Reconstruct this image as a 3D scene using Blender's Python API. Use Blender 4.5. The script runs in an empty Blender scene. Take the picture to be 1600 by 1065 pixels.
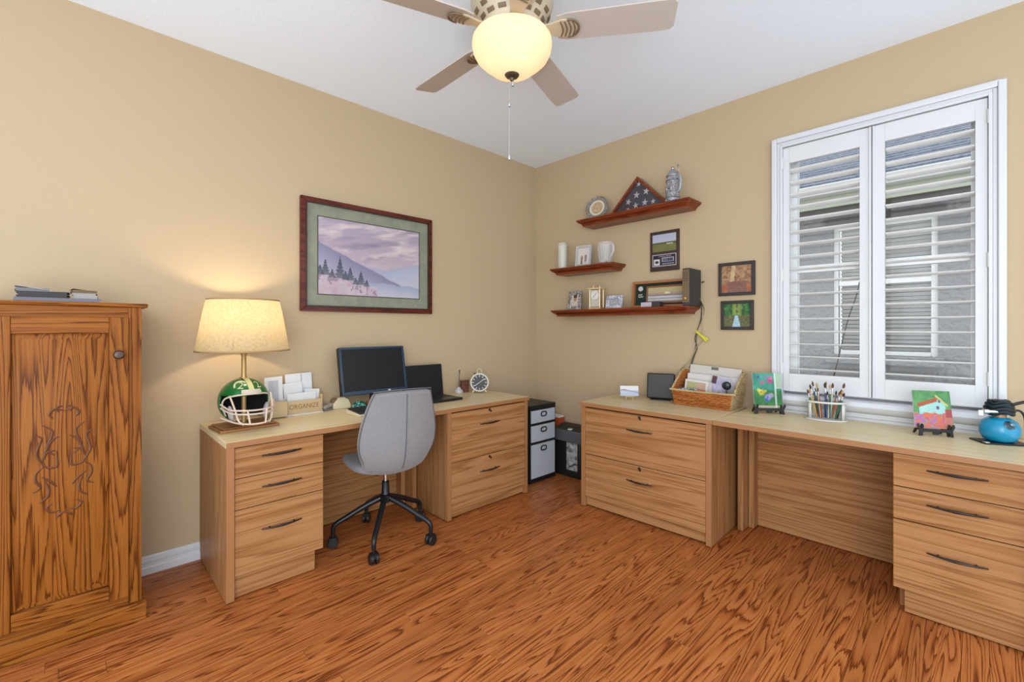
import bpy, bmesh, math, random
from mathutils import Matrix, Vector
R = math.radians
rnd = random.Random(7)
scene = bpy.context.scene
COL = scene.collection

# ---------------------------------------------------------------- camera
FPX, HOR, EYE = 709.0, 511.5, 1.285
YAW = math.atan(730 / 709.0)
CX, CY = -3.2413, -3.0322
cam_d = bpy.data.cameras.new('camera'); cam = bpy.data.objects.new('camera', cam_d); COL.objects.link(cam)
cam_d.sensor_width = 36; cam_d.lens = FPX / 1600 * 36; cam_d.shift_y = -(532.5 - HOR) / 1600
cam_d.clip_start = .05
cam.location = (CX, CY, EYE); cam.rotation_euler = (R(90), 0, YAW - R(90))
scene.camera = cam

# ---------------------------------------------------------------- world, exposure
scene.view_settings.view_transform = 'Standard'; scene.view_settings.look = 'None'
scene.view_settings.exposure = 0.0; scene.view_settings.gamma = 1; scene.view_settings.use_curve_mapping = False
wd = bpy.data.worlds.new('world'); scene.world = wd; wd.use_nodes = True
wd.node_tree.nodes['Background'].inputs[0].default_value = (.85, .935, 1.0, 1)
wd.node_tree.nodes['Background'].inputs[1].default_value = 2.25

def area(name, loc, rot, sx, sy, power, col):
    l = bpy.data.lights.new(name, 'AREA'); l.shape = 'RECTANGLE'; l.size = sx; l.size_y = sy; l.energy = power; l.color = col
    o = bpy.data.objects.new(name, l); COL.objects.link(o); o.location = loc; o.rotation_euler = rot
    return o

# added fill light behind and left of the camera, evens out the walls
area('rear_fill_area', (-4.1, -3.9, 1.35), (R(90), 0, R(44-90)), 1.6, 2.0, 72, (.90, .96, 1.0))

# pixel of the photograph -> point on a plane of the room
_F = Vector((math.cos(YAW), math.sin(YAW), 0)); _R = Vector((math.sin(YAW), -math.cos(YAW), 0)); _C = Vector((CX, CY, EYE))
def ray(px, py): return _F + _R * ((px - 800) / FPX) - Vector((0, 0, (py - HOR) / FPX))
def onx(px, py, X): r = ray(px, py); return _C + r * ((X - CX) / r.x)
def ony(px, py, Y): r = ray(px, py); return _C + r * ((Y - CY) / r.y)
def onz(px, py, Z): r = ray(px, py); return _C + r * ((Z - EYE) / r.z)

# ---------------------------------------------------------------- mesh helpers
class MB:
    def __init__(s): s.v = []; s.f = []; s.m = Matrix.Identity(4)
    def add(s, vs, fs):
        n = len(s.v); s.v += [s.m @ Vector(p) for p in vs]; s.f += [tuple(i + n for i in f) for f in fs]; return s
    def box(s, x0, x1, y0, y1, z0, z1):
        if x0 > x1: x0, x1 = x1, x0
        if y0 > y1: y0, y1 = y1, y0
        if z0 > z1: z0, z1 = z1, z0
        return s.add([(x0,y0,z0),(x1,y0,z0),(x1,y1,z0),(x0,y1,z0),(x0,y0,z1),(x1,y0,z1),(x1,y1,z1),(x0,y1,z1)],
              [(0,3,2,1),(4,5,6,7),(0,1,5,4),(1,2,6,5),(2,3,7,6),(3,0,4,7)])
    def prism(s, poly, a, b, ax='y'):
        # polygon in the two other axes, extruded along ax
        def P(u, w, t): return {'y': (u, t, w), 'x': (t, u, w), 'z': (u, w, t)}[ax]
        n = len(poly)
        vs = [P(u, w, a) for u, w in poly] + [P(u, w, b) for u, w in poly]
        fs = [tuple(range(n)), tuple(range(2*n-1, n-1, -1))] + [(i, i+n, (i+1) % n + n, (i+1) % n) for i in range(n)]
        return s.add(vs, fs)
    def lathe(s, prof, seg=32, sx=1, sy=1):
        vs = []; fs = []; n = len(prof)
        for r, z in prof:
            for k in range(seg):
                a = 2*math.pi*k/seg; vs.append((r*sx*math.cos(a), r*sy*math.sin(a), z))
        for i in range(n-1):
            for k in range(seg):
                fs.append((i*seg+k, i*seg+(k+1) % seg, (i+1)*seg+(k+1) % seg, (i+1)*seg+k))
        if prof[0][0] > 1e-6: fs.append(tuple(range(seg-1, -1, -1)))
        if prof[-1][0] > 1e-6: fs.append(tuple(range((n-1)*seg, n*seg)))
        return s.add(vs, fs)
    def shell(s, prof, seg=32):   # open lathe, no caps
        vs = []; fs = []; n = len(prof)
        for r, z in prof:
            for k in range(seg):
                a = 2*math.pi*k/seg; vs.append((r*math.cos(a), r*math.sin(a), z))
        for i in range(n-1):
            for k in range(seg): fs.append((i*seg+k, i*seg+(k+1) % seg, (i+1)*seg+(k+1) % seg, (i+1)*seg+k))
        return s.add(vs, fs)
    def ball(s, c, r, seg=16, rings=8):
        r = r if hasattr(r, '__len__') else (r, r, r)
        vs = []; fs = []
        for i in range(rings+1):
            t = math.pi*i/rings
            for k in range(seg):
                a = 2*math.pi*k/seg
                vs.append((c[0]+r[0]*math.sin(t)*math.cos(a), c[1]+r[1]*math.sin(t)*math.sin(a), c[2]-r[2]*math.cos(t)))
        for i in range(rings):
            for k in range(seg): fs.append((i*seg+k, i*seg+(k+1) % seg, (i+1)*seg+(k+1) % seg, (i+1)*seg+k))
        return s.add(vs, fs)
    def tube(s, pts, r, seg=10, closed=False):
        pts = [Vector(p) for p in pts]; n = len(pts)
        rs = r if hasattr(r, '__len__') else [r]*n
        vs = []; fs = []; up = None
        for i, p in enumerate(pts):
            if closed: d = pts[(i+1) % n] - pts[i-1]
            else: d = pts[min(i+1, n-1)] - pts[max(i-1, 0)]
            d.normalize()
            if up is None:
                up = Vector((0, 0, 1)) if abs(d.z) < .9 else Vector((1, 0, 0))
            x = d.cross(up).normalized() if d.cross(up).length > 1e-5 else d.orthogonal().normalized(); y = x.cross(d).normalized(); up = y
            for k in range(seg):
                a = 2*math.pi*k/seg; vs.append(p + x*(rs[i]*math.cos(a)) + y*(rs[i]*math.sin(a)))
        m = n if closed else n-1
        for i in range(m):
            j = (i+1) % n
            for k in range(seg): fs.append((i*seg+k, i*seg+(k+1) % seg, j*seg+(k+1) % seg, j*seg+k))
        if not closed: fs += [tuple(range(seg-1, -1, -1)), tuple(range((n-1)*seg, n*seg))]
        return s.add(vs, fs)
    def build(s, name, mat, parent=None, bevel=0, smooth=True, segs=2, loc=None, rot=None):
        me = bpy.data.meshes.new(name); me.from_pydata([tuple(p) for p in s.v], [], s.f)
        bm = bmesh.new(); bm.from_mesh(me)
        bmesh.ops.remove_doubles(bm, verts=bm.verts, dist=1e-6)
        bmesh.ops.recalc_face_normals(bm, faces=bm.faces)
        if bevel:
            es = [e for e in bm.edges if len(e.link_faces) == 2 and e.calc_face_angle(0) > .6]
            nf = len(s.f); new = bmesh.ops.bevel(bm, geom=es, offset=bevel, segments=segs, affect='EDGES', profile=.5, clamp_overlap=True)['faces']
            flat = set(bm.faces) - set(new) if nf <= 60 else set()
            bm.faces.index_update(); keep = [f.index for f in flat]
        bm.to_mesh(me); bm.free()
        if smooth:
            me.shade_smooth(); me.set_sharp_from_angle(angle=R(40))
            if bevel:
                for i in keep: me.polygons[i].use_smooth = False
        return link(name, me, mat, parent, loc, rot)
def link(name, me, mat, parent=None, loc=None, rot=None):
    o = bpy.data.objects.new(name, me); COL.objects.link(o)
    if mat is not None and not me.materials: me.materials.append(mat)
    if parent: o.parent = parent
    if loc is not None: o.location = loc
    if rot is not None: o.rotation_euler = rot
    return o
def T(x=0, y=0, z=0, rx=0, ry=0, rz=0, s=None):
    m = Matrix.Translation((x, y, z)) @ Matrix.Rotation(R(rz), 4, 'Z') @ Matrix.Rotation(R(ry), 4, 'Y') @ Matrix.Rotation(R(rx), 4, 'X')
    return m if s is None else m @ Matrix.Diagonal((s[0], s[1], s[2], 1))
def tag(o, label=None, cat=None, group=None, kind=None):
    if label: o['label'] = label
    if cat: o['category'] = cat
    if group: o['group'] = group
    if kind: o['kind'] = kind
    return o
def thing(name, label, cat, loc=(0, 0, 0), rz=0, group=None):
    o = bpy.data.objects.new(name, None); COL.objects.link(o); o.empty_display_size = .05
    o.location = loc; o.rotation_euler = (0, 0, R(rz)); return tag(o, label, cat, group)
def bx(name, mat, parent, x0, x1, y0, y1, z0, z1, bevel=.0015):
    return MB().box(x0, x1, y0, y1, z0, z1).build(name, mat, parent, bevel)
def smoothpts(pts, n=6):
    P = [Vector(p) for p in pts]; out = []
    for i in range(len(P)-1):
        a = P[max(i-1, 0)]; b = P[i]; c = P[i+1]; d = P[min(i+2, len(P)-1)]
        for k in range(n):
            t = k/n
            out.append(.5*((2*b) + (c-a)*t + (2*a-5*b+4*c-d)*t*t + (3*b-a-3*c+d)*t**3))
    out.append(P[-1]); return out
def text_part(name, txt, size, mat, parent, m, depth=.0006, fit=None):
    cu = bpy.data.curves.new(name, 'FONT'); cu.body = txt; cu.size = size; cu.extrude = depth; cu.align_x = 'CENTER'; cu.align_y = 'CENTER'
    tmp = bpy.data.objects.new(name+'_tmp', cu); COL.objects.link(tmp)
    bpy.context.view_layer.update()
    me = bpy.data.meshes.new_from_object(tmp.evaluated_get(bpy.context.evaluated_depsgraph_get()))
    bpy.data.objects.remove(tmp); bpy.data.curves.remove(cu)
    if fit:
        xs = [v.co.x for v in me.vertices]; w = max(xs)-min(xs)
        me.transform(Matrix.Diagonal((fit/w, 1, 1, 1)))
    me.transform(m); me.materials.clear(); return link(name, me, mat, parent)

# ---------------------------------------------------------------- materials
def lin(c): return tuple((x/255/12.92 if x/255 <= .04045 else ((x/255+.055)/1.055)**2.4) for x in c)
GA = .68     # photographed tone -> surface albedo
def L4(c): return (*lin(c), 1)
def A4(c): return (*[GA*q for q in lin(c)], 1)
class NT:
    def __init__(s, name):
        s.mat = bpy.data.materials.new(name); s.mat.use_nodes = True; s.t = s.mat.node_tree
        s.b = s.t.nodes['Principled BSDF']; s.out = s.t.nodes['Material Output']
    def n(s, typ, **kw):
        nd = s.t.nodes.new(typ)
        for k, v in kw.items():
            if k.startswith('i_'): nd.inputs[int(k[2:]) if k[2:].isdigit() else k[2:]].default_value = v
            else: setattr(nd, k, v)
        return nd
    def l(s, a, b): s.t.links.new(a, b)
    def math(s, op, a, b=None):
        nd = s.n('ShaderNodeMath', operation=op)
        for i, x in enumerate((a, b)):
            if x is None: continue
            if isinstance(x, (int, float)): nd.inputs[i].default_value = x
            else: s.l(x, nd.inputs[i])
        return nd.outputs[0]
    def ramp(s, fac, stops, interp='LINEAR'):
        nd = s.n('ShaderNodeValToRGB'); cr = nd.color_ramp; cr.interpolation = interp
        while len(cr.elements) > 1: cr.elements.remove(cr.elements[-1])
        for i, (p, c) in enumerate(stops):
            e = cr.elements[0] if i == 0 else cr.elements.new(p)
            e.position = p; e.color = c
        s.l(fac, nd.inputs[0]); return nd.outputs[0]
    def mix(s, fac, a, b, blend='MIX'):
        nd = s.n('ShaderNodeMix', data_type='RGBA', blend_type=blend)
        for i, x in ((0, fac), (6, a), (7, b)):
            if isinstance(x, (int, float, tuple)): nd.inputs[i].default_value = x
            else: s.l(x, nd.inputs[i])
        return nd.outputs[2]
    def bump(s, h, strength, dist):
        nd = s.n('ShaderNodeBump'); nd.inputs['Strength'].default_value = strength; nd.inputs['Distance'].default_value = dist
        s.l(h, nd.inputs['Height']); s.l(nd.outputs[0], s.b.inputs['Normal'])
    def base(s, c):
        if isinstance(c, tuple): s.b.inputs['Base Color'].default_value = c
        else: s.l(c, s.b.inputs['Base Color'])
    def set(s, **kw):
        for k, v in kw.items(): s.b.inputs[k.replace('_', ' ')].default_value = v
        return s.mat
_pc = {}
def plain(name, c, rough=.5, metal=0, bump=0, bscale=200, spec=None):
    if name in _pc: return _pc[name]
    t = NT(name); t.base(L4(c) if metal > .5 else A4(c)); t.set(Roughness=rough, Metallic=metal)
    if spec is not None: t.b.inputs['Specular IOR Level'].default_value = spec
    if bump:
        tc = t.n('ShaderNodeTexCoord'); nz = t.n('ShaderNodeTexNoise'); nz.inputs['Scale'].default_value = bscale; nz.inputs['Detail'].default_value = 2
        t.l(tc.outputs['Object'], nz.inputs['Vector']); t.bump(nz.outputs[0], .5, bump)
    _pc[name] = t.mat; return t.mat
def wood(name, dark, mid, light, axis, along, across, K, rough=.35, rings=1.0, pore=.35, vary=.12, distort=.3, coat=0):
    t = NT(name)
    tc = t.n('ShaderNodeTexCoord'); oi = t.n('ShaderNodeObjectInfo')
    off = t.n('ShaderNodeVectorMath', operation='SCALE'); off.inputs[0].default_value = (31.7, 57.3, 83.1); t.l(oi.outputs['Random'], off.inputs[3])
    ad = t.n('ShaderNodeVectorMath', operation='ADD'); t.l(tc.outputs['Object'], ad.inputs[0]); t.l(off.outputs[0], ad.inputs[1])
    def mp(a, c):
        sc = [c, c, c]; sc['xyz'.index(axis)] = a
        m = t.n('ShaderNodeMapping'); m.inputs['Scale'].default_value = sc; t.l(ad.outputs[0], m.inputs['Vector']); return m.outputs[0]
    n1 = t.n('ShaderNodeTexNoise'); n1.inputs['Scale'].default_value = 1; n1.inputs['Detail'].default_value = 1.2; n1.inputs['Roughness'].default_value = .45; n1.inputs['Distortion'].default_value = distort
    t.l(mp(along, across), n1.inputs['Vector'])
    # ragged edge of the rings
    n2 = t.n('ShaderNodeTexNoise'); n2.inputs['Scale'].default_value = 1; n2.inputs['Detail'].default_value = 3
    t.l(mp(along*6, across*14), n2.inputs['Vector'])
    v = t.math('ADD', t.math('MULTIPLY', n1.outputs[0], K), t.math('MULTIPLY', n2.outputs[0], .8))
    fr = t.math('FRACT', v)
    D, M, Lc = A4(dark), A4(mid), A4(light)
    Dm = tuple(D[i]*rings + M[i]*(1-rings) for i in range(4))
    c = t.ramp(fr, [(0, M), (.04, Dm), (.10, Dm), (.30, M), (.6, Lc), (.97, Lc), (1, M)])
    n3 = t.n('ShaderNodeTexNoise'); n3.inputs['Scale'].default_value = 1; n3.inputs['Detail'].default_value = 3; n3.inputs['Roughness'].default_value = .7
    t.l(mp(along*12, across*75), n3.inputs['Vector'])
    pc = t.ramp(n3.outputs[0], [(.36, (1-pore, 1-pore, 1-pore, 1)), (.55, (1, 1, 1, 1))])
    c = t.mix(1.0, c, pc, 'MULTIPLY')
    rv = t.math('FRACT', t.math('MULTIPLY', oi.outputs['Random'], 7.13))
    tint = t.ramp(rv, [(0, (1-vary, 1-vary*1.15, 1-vary*1.3, 1)), (.5, (1, 1, 1, 1)), (1, (1+vary*.7, 1+vary*.75, 1+vary*.8, 1))])
    c = t.mix(1.0, c, tint, 'MULTIPLY')
    t.base(c); t.bump(n3.outputs[0], .12, .0006); t.set(Roughness=rough); t.b.inputs['Specular IOR Level'].default_value = .18
    if coat: t.set(Coat_Weight=coat, Coat_Roughness=.12)
    return t.mat

M = {}
# wall paint with orange peel
def wallpaint(name, c, dist=.0012, sc=110):
    t = NT(name); tc = t.n('ShaderNodeTexCoord'); nz = t.n('ShaderNodeTexNoise'); nz.inputs['Scale'].default_value = sc; nz.inputs['Detail'].default_value = 2
    t.l(tc.outputs['Object'], nz.inputs['Vector'])
    t.base(L4(c)); t.bump(nz.outputs[0], .6, dist); t.set(Roughness=.75); return t.mat
M['wall'] = wallpaint('tan_wall_paint', (179, 157, 126))
M['ceil'] = wallpaint('ceiling_paint', (232, 242, 255), .0015, 60)
M['trim'] = plain('white_trim_paint', (238, 239, 243), .35)
M['shutter'] = plain('white_shutter_paint', (240, 241, 243), .4)
M['louver'] = plain('outdoor_lit_white', (255, 255, 255), .4); M['louver'].node_tree.nodes['Principled BSDF'].inputs['Base Color'].default_value = (.84, .84, .83, 1)  # whiter than the shutter paint: outdoor light on these parts put into the colour
M['floor'] = wood('oak_floor_boards', (120, 56, 22), (192, 107, 52), (212, 129, 70), 'x', .8, 13, 15, .34, .95, .28, .13, .5)
M['subfloor'] = plain('dark_joint', (60, 30, 14), .7)
oak = dict(dark=(142, 90, 48), mid=(186, 129, 78), light=(202, 146, 96))
for ax in 'xyz':
    M['oak_'+ax] = wood('light_oak_laminate_'+ax, oak['dark'], oak['mid'], oak['light'], ax, .45, 15, 8, .42, .5, .3, .03, .3)
M['oaktop'] = wood('oak_top_sheen', (232, 200, 142), (250, 224, 172), (255, 234, 190), 'x', .4, 15, 7, .32, .6, .18, .02, .1)  # paler than the oak fronts: window reflection on the tops put into the colour
M['edge'] = plain('oak_edge_band', (178, 122, 74), .45)
cab = dict(dark=(104, 52, 14), mid=(160, 92, 33), light=(176, 107, 44))
for ax in 'xz':
    M['cab_'+ax] = wood('golden_oak_'+ax, cab['dark'], cab['mid'], cab['light'], ax, .6, 13, 17, .4, .95, .3, .05, .35)
for ax in 'xz': M['cab_'+ax].node_tree.nodes['Principled BSDF'].inputs['Specular IOR Level'].default_value = .1
M['cherry'] = wood('cherry_wood', (92, 34, 14), (132, 56, 26), (150, 70, 36), 'x', 2, 30, 4, .3, .6, .15, .03, .3, .2)
M['cherry_dark'] = wood('dark_cherry_frame', (60, 18, 12), (98, 34, 22), (112, 44, 30), 'x', 2, 30, 3, .3, .6, .15, .02, .3, .2)
M['black'] = plain('black_plastic', (26, 26, 28), .45)
M['blackmetal'] = plain('black_metal', (34, 36, 40), .35, .3)
M['chrome'] = plain('chrome', (220, 222, 226), .12, 1)
M['silver'] = plain('silver_metal', (205, 205, 210), .25, 1)
M['brass'] = plain('brass', (205, 160, 84), .25, 1)
M['handle'] = plain('dark_bronze_pull', (44, 38, 36), .35, .6)
M['white'] = plain('white_plastic', (238, 236, 232), .4)
M['paper'] = plain('white_paper', (240, 240, 240), .8)
M['cream'] = plain('cream_plastic', (232, 218, 184), .45)
M['pine'] = plain('pale_pine', (214, 186, 142), .6)
M['woodlight'] = wood('walnut_base', (110, 66, 34), (160, 104, 58), (176, 122, 74), 'x', 2, 30, 4, .4, .7, .15, .03)
def glassmat(name, tint=(1, 1, 1), rough=.02):
    t = NT(name); t.base((*tint, 1)); t.set(Roughness=rough, IOR=1.45); t.b.inputs['Transmission Weight'].default_value = 1; return t.mat
M['glass'] = glassmat('clear_glass')
M['cryst'] = glassmat('crystal', (.95, .97, 1), .08)
def paneglass(name, refl=.06):
    t = NT(name); t.t.nodes.remove(t.b)
    a = t.n('ShaderNodeBsdfTransparent'); g = t.n('ShaderNodeBsdfGlossy'); g.inputs['Roughness'].default_value = .03
    m = t.n('ShaderNodeMixShader'); fr = t.n('ShaderNodeFresnel'); fr.inputs[0].default_value = 1.4
    t.l(fr.outputs[0], m.inputs[0]); t.l(a.outputs[0], m.inputs[1]); t.l(g.outputs[0], m.inputs[2]); t.l(m.outputs[0], t.out.inputs[0]); return t.mat
M['pane'] = paneglass('window_glass')
def thinglass(name, c, k):
    t = NT(name); a = t.n('ShaderNodeBsdfTransparent'); m = t.n('ShaderNodeMixShader'); m.inputs[0].default_value = k
    t.base(L4(c)); t.set(Roughness=.08); t.l(a.outputs[0], m.inputs[1]); t.l(t.b.outputs[0], m.inputs[2]); t.l(m.outputs[0], t.out.inputs[0]); return t.mat
M['thin'] = thinglass('thin_clear_glass', (232, 228, 214), .22)
M['cryst'] = thinglass('cut_clear_glass', (226, 226, 228), .42)
M['mug'] = thinglass('mug_glass', (230, 230, 232), .14)
def clothy(name, c1, c2, sc=450, dist=.0008):
    t = NT(name); tc = t.n('ShaderNodeTexCoord'); nz = t.n('ShaderNodeTexNoise'); nz.inputs['Scale'].default_value = sc; nz.inputs['Detail'].default_value = 3
    t.l(tc.outputs['Object'], nz.inputs['Vector']); t.base(t.ramp(nz.outputs[0], [(.35, A4(c1)), (.65, A4(c2))])); t.bump(nz.outputs[0], .4, dist)
    t.set(Roughness=.9); t.b.inputs['Sheen Weight'].default_value = .25; return t.mat
M['fabric'] = clothy('grey_chair_fabric', (132, 130, 132), (166, 163, 165))
M['piping'] = plain('grey_piping', (104, 102, 106), .8)
def translucent(name, c, em, strength, trans=.5, weave=0):
    t = NT(name); t.t.nodes.remove(t.b)
    d = t.n('ShaderNodeBsdfDiffuse'); d.inputs[0].default_value = L4(c); tr = t.n('ShaderNodeBsdfTranslucent'); tr.inputs[0].default_value = L4(c)
    if weave:
        tc = t.n('ShaderNodeTexCoord'); nz = t.n('ShaderNodeTexNoise'); nz.inputs['Scale'].default_value = weave; nz.inputs['Detail'].default_value = 4
        t.l(tc.outputs['Object'], nz.inputs['Vector']); k = t.ramp(nz.outputs[0], [(.35, tuple(.82*q for q in L4(c)[:3])+(1,)), (.6, L4(c))]); t.l(k, d.inputs[0]); t.l(k, tr.inputs[0])
    m = t.n('ShaderNodeMixShader'); m.inputs[0].default_value = trans; t.l(d.outputs[0], m.inputs[1]); t.l(tr.outputs[0], m.inputs[2])
    e = t.n('ShaderNodeEmission'); e.inputs[0].default_value = L4(em); e.inputs[1].default_value = strength
    a = t.n('ShaderNodeAddShader'); t.l(m.outputs[0], a.inputs[0]); t.l(e.outputs[0], a.inputs[1]); t.l(a.outputs[0], t.out.inputs[0]); return t.mat
M['shade'] = translucent('linen_shade', (166, 151, 122), (255, 230, 185), .06, .5, 90)
M['bowl'] = translucent('frosted_amber_glass', (230, 212, 184), (255, 222, 178), .14, .5)
def speckle(name, cols, sc=60, rough=.4, metal=0):
    t = NT(name); tc = t.n('ShaderNodeTexCoord'); nz = t.n('ShaderNodeTexNoise'); nz.inputs['Scale'].default_value = sc; nz.inputs['Detail'].default_value = 3
    t.l(tc.outputs['Object'], nz.inputs['Vector']); k = len(cols)
    t.base(t.ramp(nz.outputs[0], [(.3+.4*i/k, A4(c)) for i, c in enumerate(cols)], 'CONSTANT')); t.set(Roughness=rough, Metallic=metal); return t.mat
_vc = None
def vcol():
    global _vc
    if _vc is None:
        t = NT('printed_picture'); a = t.n('ShaderNodeAttribute'); a.attribute_name = 'Col'; t.l(a.outputs['Color'], t.b.inputs['Base Color']); t.set(Roughness=.6); _vc = t.mat
    return _vc
# value noise for the painted pictures
def _h(i, j, s): return random.Random(i*7919 + j*104729 + s*31).random()
_hc = {}
def hsh(i, j, s):
    k = (i, j, s)
    if k not in _hc: _hc[k] = _h(i, j, s)
    return _hc[k]
def vn(x, y, s=0):
    i, j = math.floor(x), math.floor(y); u, v = x-i, y-j; u = u*u*(3-2*u); v = v*v*(3-2*v)
    return (hsh(i, j, s)*(1-u)+hsh(i+1, j, s)*u)*(1-v) + (hsh(i, j+1, s)*(1-u)+hsh(i+1, j+1, s)*u)*v
def fbm(x, y, s=0): return .55*vn(x, y, s)+.28*vn(2.1*x, 2.1*y, s+1)+.17*vn(4.3*x, 4.3*y, s+2)
def lp(a, b, t): t = max(0, min(1, t)); return tuple(a[i]+(b[i]-a[i])*t for i in range(3))
def picture(name, parent, x0, x1, z0, z1, y, nx, ny, fn, m=None):
    # flat print in the local XZ plane, facing -Y; fn(u, v) -> sRGB, v up
    vs = [(x0+(x1-x0)*i/nx, y, z0+(z1-z0)*j/ny) for j in range(ny+1) for i in range(nx+1)]
    if m: vs = [tuple(m @ Vector(p)) for p in vs]
    fs = [(j*(nx+1)+i, j*(nx+1)+i+1, (j+1)*(nx+1)+i+1, (j+1)*(nx+1)+i) for j in range(ny) for i in range(nx)]
    me = bpy.data.meshes.new(name); me.from_pydata(vs, [], fs)
    ca = me.color_attributes.new('Col', 'FLOAT_COLOR', 'CORNER'); buf = []
    for j in range(ny):
        for i in range(nx):
            c = A4(tuple(max(0, min(255, q)) for q in fn((i+.5)/nx, (j+.5)/ny))); buf += list(c)*4
    ca.data.foreach_set('color', buf); me.update()
    return link(name, me, vcol(), parent)
# ================================================================ the room
W = .03          # plane of the window wall
CEIL = 2.848
def struct(o, label=None): tag(o, label, None, None, 'structure'); return o
struct(MB().box(-4.3, .25, 0, .15, 0, CEIL).build('wall_left', M['wall']), 'tan painted wall with framed landscape print')
WY0, WY1, WZ0, WZ1 = -3.075, -2.142, .86, 2.446
wr = MB()
wr.box(W, W+.2, WY1, -.0005, 0, CEIL).box(W, W+.2, -4.2, WY0, 0, CEIL).box(W, W+.2, WY0, WY1, 0, WZ0).box(W, W+.2, WY0, WY1, WZ1, CEIL)
struct(wr.build('wall_right', M['wall'], smooth=False), 'tan painted wall with window and floating shelves')
struct(MB().box(-4.3, .25, -4.2, .15, CEIL, CEIL+.1).build('ceiling', M['ceil']), 'white textured ceiling')
fl = struct(MB().box(-4.4, .25, -4.2, .15, -.06, -.014).build('floor', M['subfloor']), 'glossy reddish oak strip floor')
PW = .0765
lens = [.42, .58, .76, .95, 1.2, 1.45]; pm = []
for Lp in lens:
    o = MB().box(0, Lp-.0007, 0, PW-.0007, -.014, 0).build('plank', M['floor'], fl, .0009, segs=1); pm.append(o.data); bpy.data.objects.remove(o)
y = 0.0; row = 0
while y > -3.75:
    y -= PW; row += 1
    x = -4.35 - rnd.random()*.9 + .45
    while x < W:
        k = rnd.choice([0, 1, 2, 3, 3, 4, 4, 5, 5]); o = link('plank', pm[k], None, fl, (x, y, 0)); x += lens[k]
# baseboards
def bb(m):
    prof = [(0, 0), (-.020, 0), (-.020, .034), (-.013, .040), (-.013, .058), (-.016, .062), (-.016, .070), (-.009, .074), (-.009, .084), (-.004, .090), (0, .092)]
    return prof
struct(MB().prism(bb(0), -4.3, -.0, 'x').build('baseboard_left', M['trim'], smooth=False), 'white moulded baseboard along the tan wall')
wb = MB(); wb.m = Matrix.Translation((W, 0, 0)) @ Matrix.Rotation(R(-90), 4, 'Z')
wb.prism(bb(0), .02, 4.1, 'x'); struct(wb.build('baseboard_right', M['trim']), 'white moulded baseboard under the window wall')

# ---------------------------------------------------------------- the window with its shutters (local frame: x to the right along the wall, -y into the room)
win = thing('window_1', 'white double-hung window behind two louvered plantation shutters', 'window', (W, 0, 0), -90); win['kind'] = 'structure'
del win['category']
def wy(v): return -v      # world y -> local x
a0, a1, b0, b1 = 2.097, 3.126, .862, 2.492
def casing(x0, x1, z0, z1, w, y0, y1): return MB().box(x0, x0+w, y0, y1, z0, z1).box(x1-w, x1, y0, y1, z0, z1).box(x0+w, x1-w, y0, y1, z1-w, z1)
casing(a0, a1, b0, b1, .03, -.03, 0).build('casing', M['trim'], win, .005)
casing(a0+.03, a1-.03, b0, b1-.03, .018, -.02, 0).build('casing', M['trim'], win, .004)
casing(a0+.048, a1-.048, b0, b1-.048, .014, -.026, .03).build('shutter_frame', M['trim'], win, .002)
sill = MB().prism([(-.03, .795), (-.055, .812), (-.064, .835), (-.055, .858), (-.03, .866), (.10, .866), (.10, .858), (0, .855), (0, .795)], 2.10, 3.13, 'x')
sill.build('sill', M['trim'], win)
MB().box(2.11, 3.12, -.028, 0, .768, .795).box(2.11, 3.12, -.02, 0, .74, .768).build('apron', M['trim'], win, .004)
# jamb returns, sash frame and panes
MB().box(2.142, 2.150, .03, .2, .866, 2.446).box(3.067, 3.075, .03, .2, .866, 2.446).box(2.15, 3.067, .03, .2, 2.438, 2.446).build('jamb', M['trim'], win)
sf = MB()
for p, q in (((2.150, 2.215), (.866, 2.438)), ((3.002, 3.067), (.866, 2.438)), ((2.215, 3.002), (.866, .93)), ((2.215, 3.002), (2.38, 2.438)), ((2.215, 3.002), (1.635, 1.68))):
    sf.box(*p, .09, .14, *q)
sf.build('sash_frame', M['louver'], win, .003)
MB().box(2.215, 3.002, .112, .116, .93, 1.635).build('pane', M['pane'], win)
MB().box(2.215, 3.002, .118, .122, 1.68, 2.38).build('pane', M['pane'], win)
lou = None
def ellipse(a, b, n=14): return [(a*math.cos(2*math.pi*k/n), b*math.sin(2*math.pi*k/n)) for k in range(n)]
for k, (p0, p1, o0, o1) in enumerate(((2.160, 2.606, 2.194, 2.552), (2.610, 3.062, 2.665, 3.019))):
    s0, s1, z0, z1, ya, yb = p0, p1, .885, 2.425, -.012, .016
    sp = MB().box(s0, o0, ya, yb, z0, z1).box(o1, s1, ya, yb, z0, z1).box(o0, o1, ya, yb, z0, .995).box(o0, o1, ya, yb, 2.325, z1)
    p = sp.build('shutter_panel', M['shutter'], win, .0015, segs=1)
    bx('astragal', M['trim'], p, (p1-.012 if k == 0 else p0), (p1 if k == 0 else p0+.012), ya-.008, ya, z0, z1, .003)
    for i in range(17):
        if lou is None or lou[0] != k:
            ob = MB().prism(ellipse(.042, .0052), o0+.002, o1-.002, 'x').build('louver', M['louver'], p); lou = (k, ob.data)
        else: ob = link('louver', lou[1], None, p)
        ob.location = (0, .026, 2.280-.0785*i); ob.rotation_euler = (R(-4), 0, 0)
    hx = s0-.002 if k == 0 else s1+.002
    for z in (1.03, 1.62, 2.33):
        h = MB(); h.m = T(hx, -.02, z-.035); h.lathe([(.005, 0), (.005, .07)], 10); h.build('hinge', M['white'], p)
    kx = .5*(s0+s1)

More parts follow.
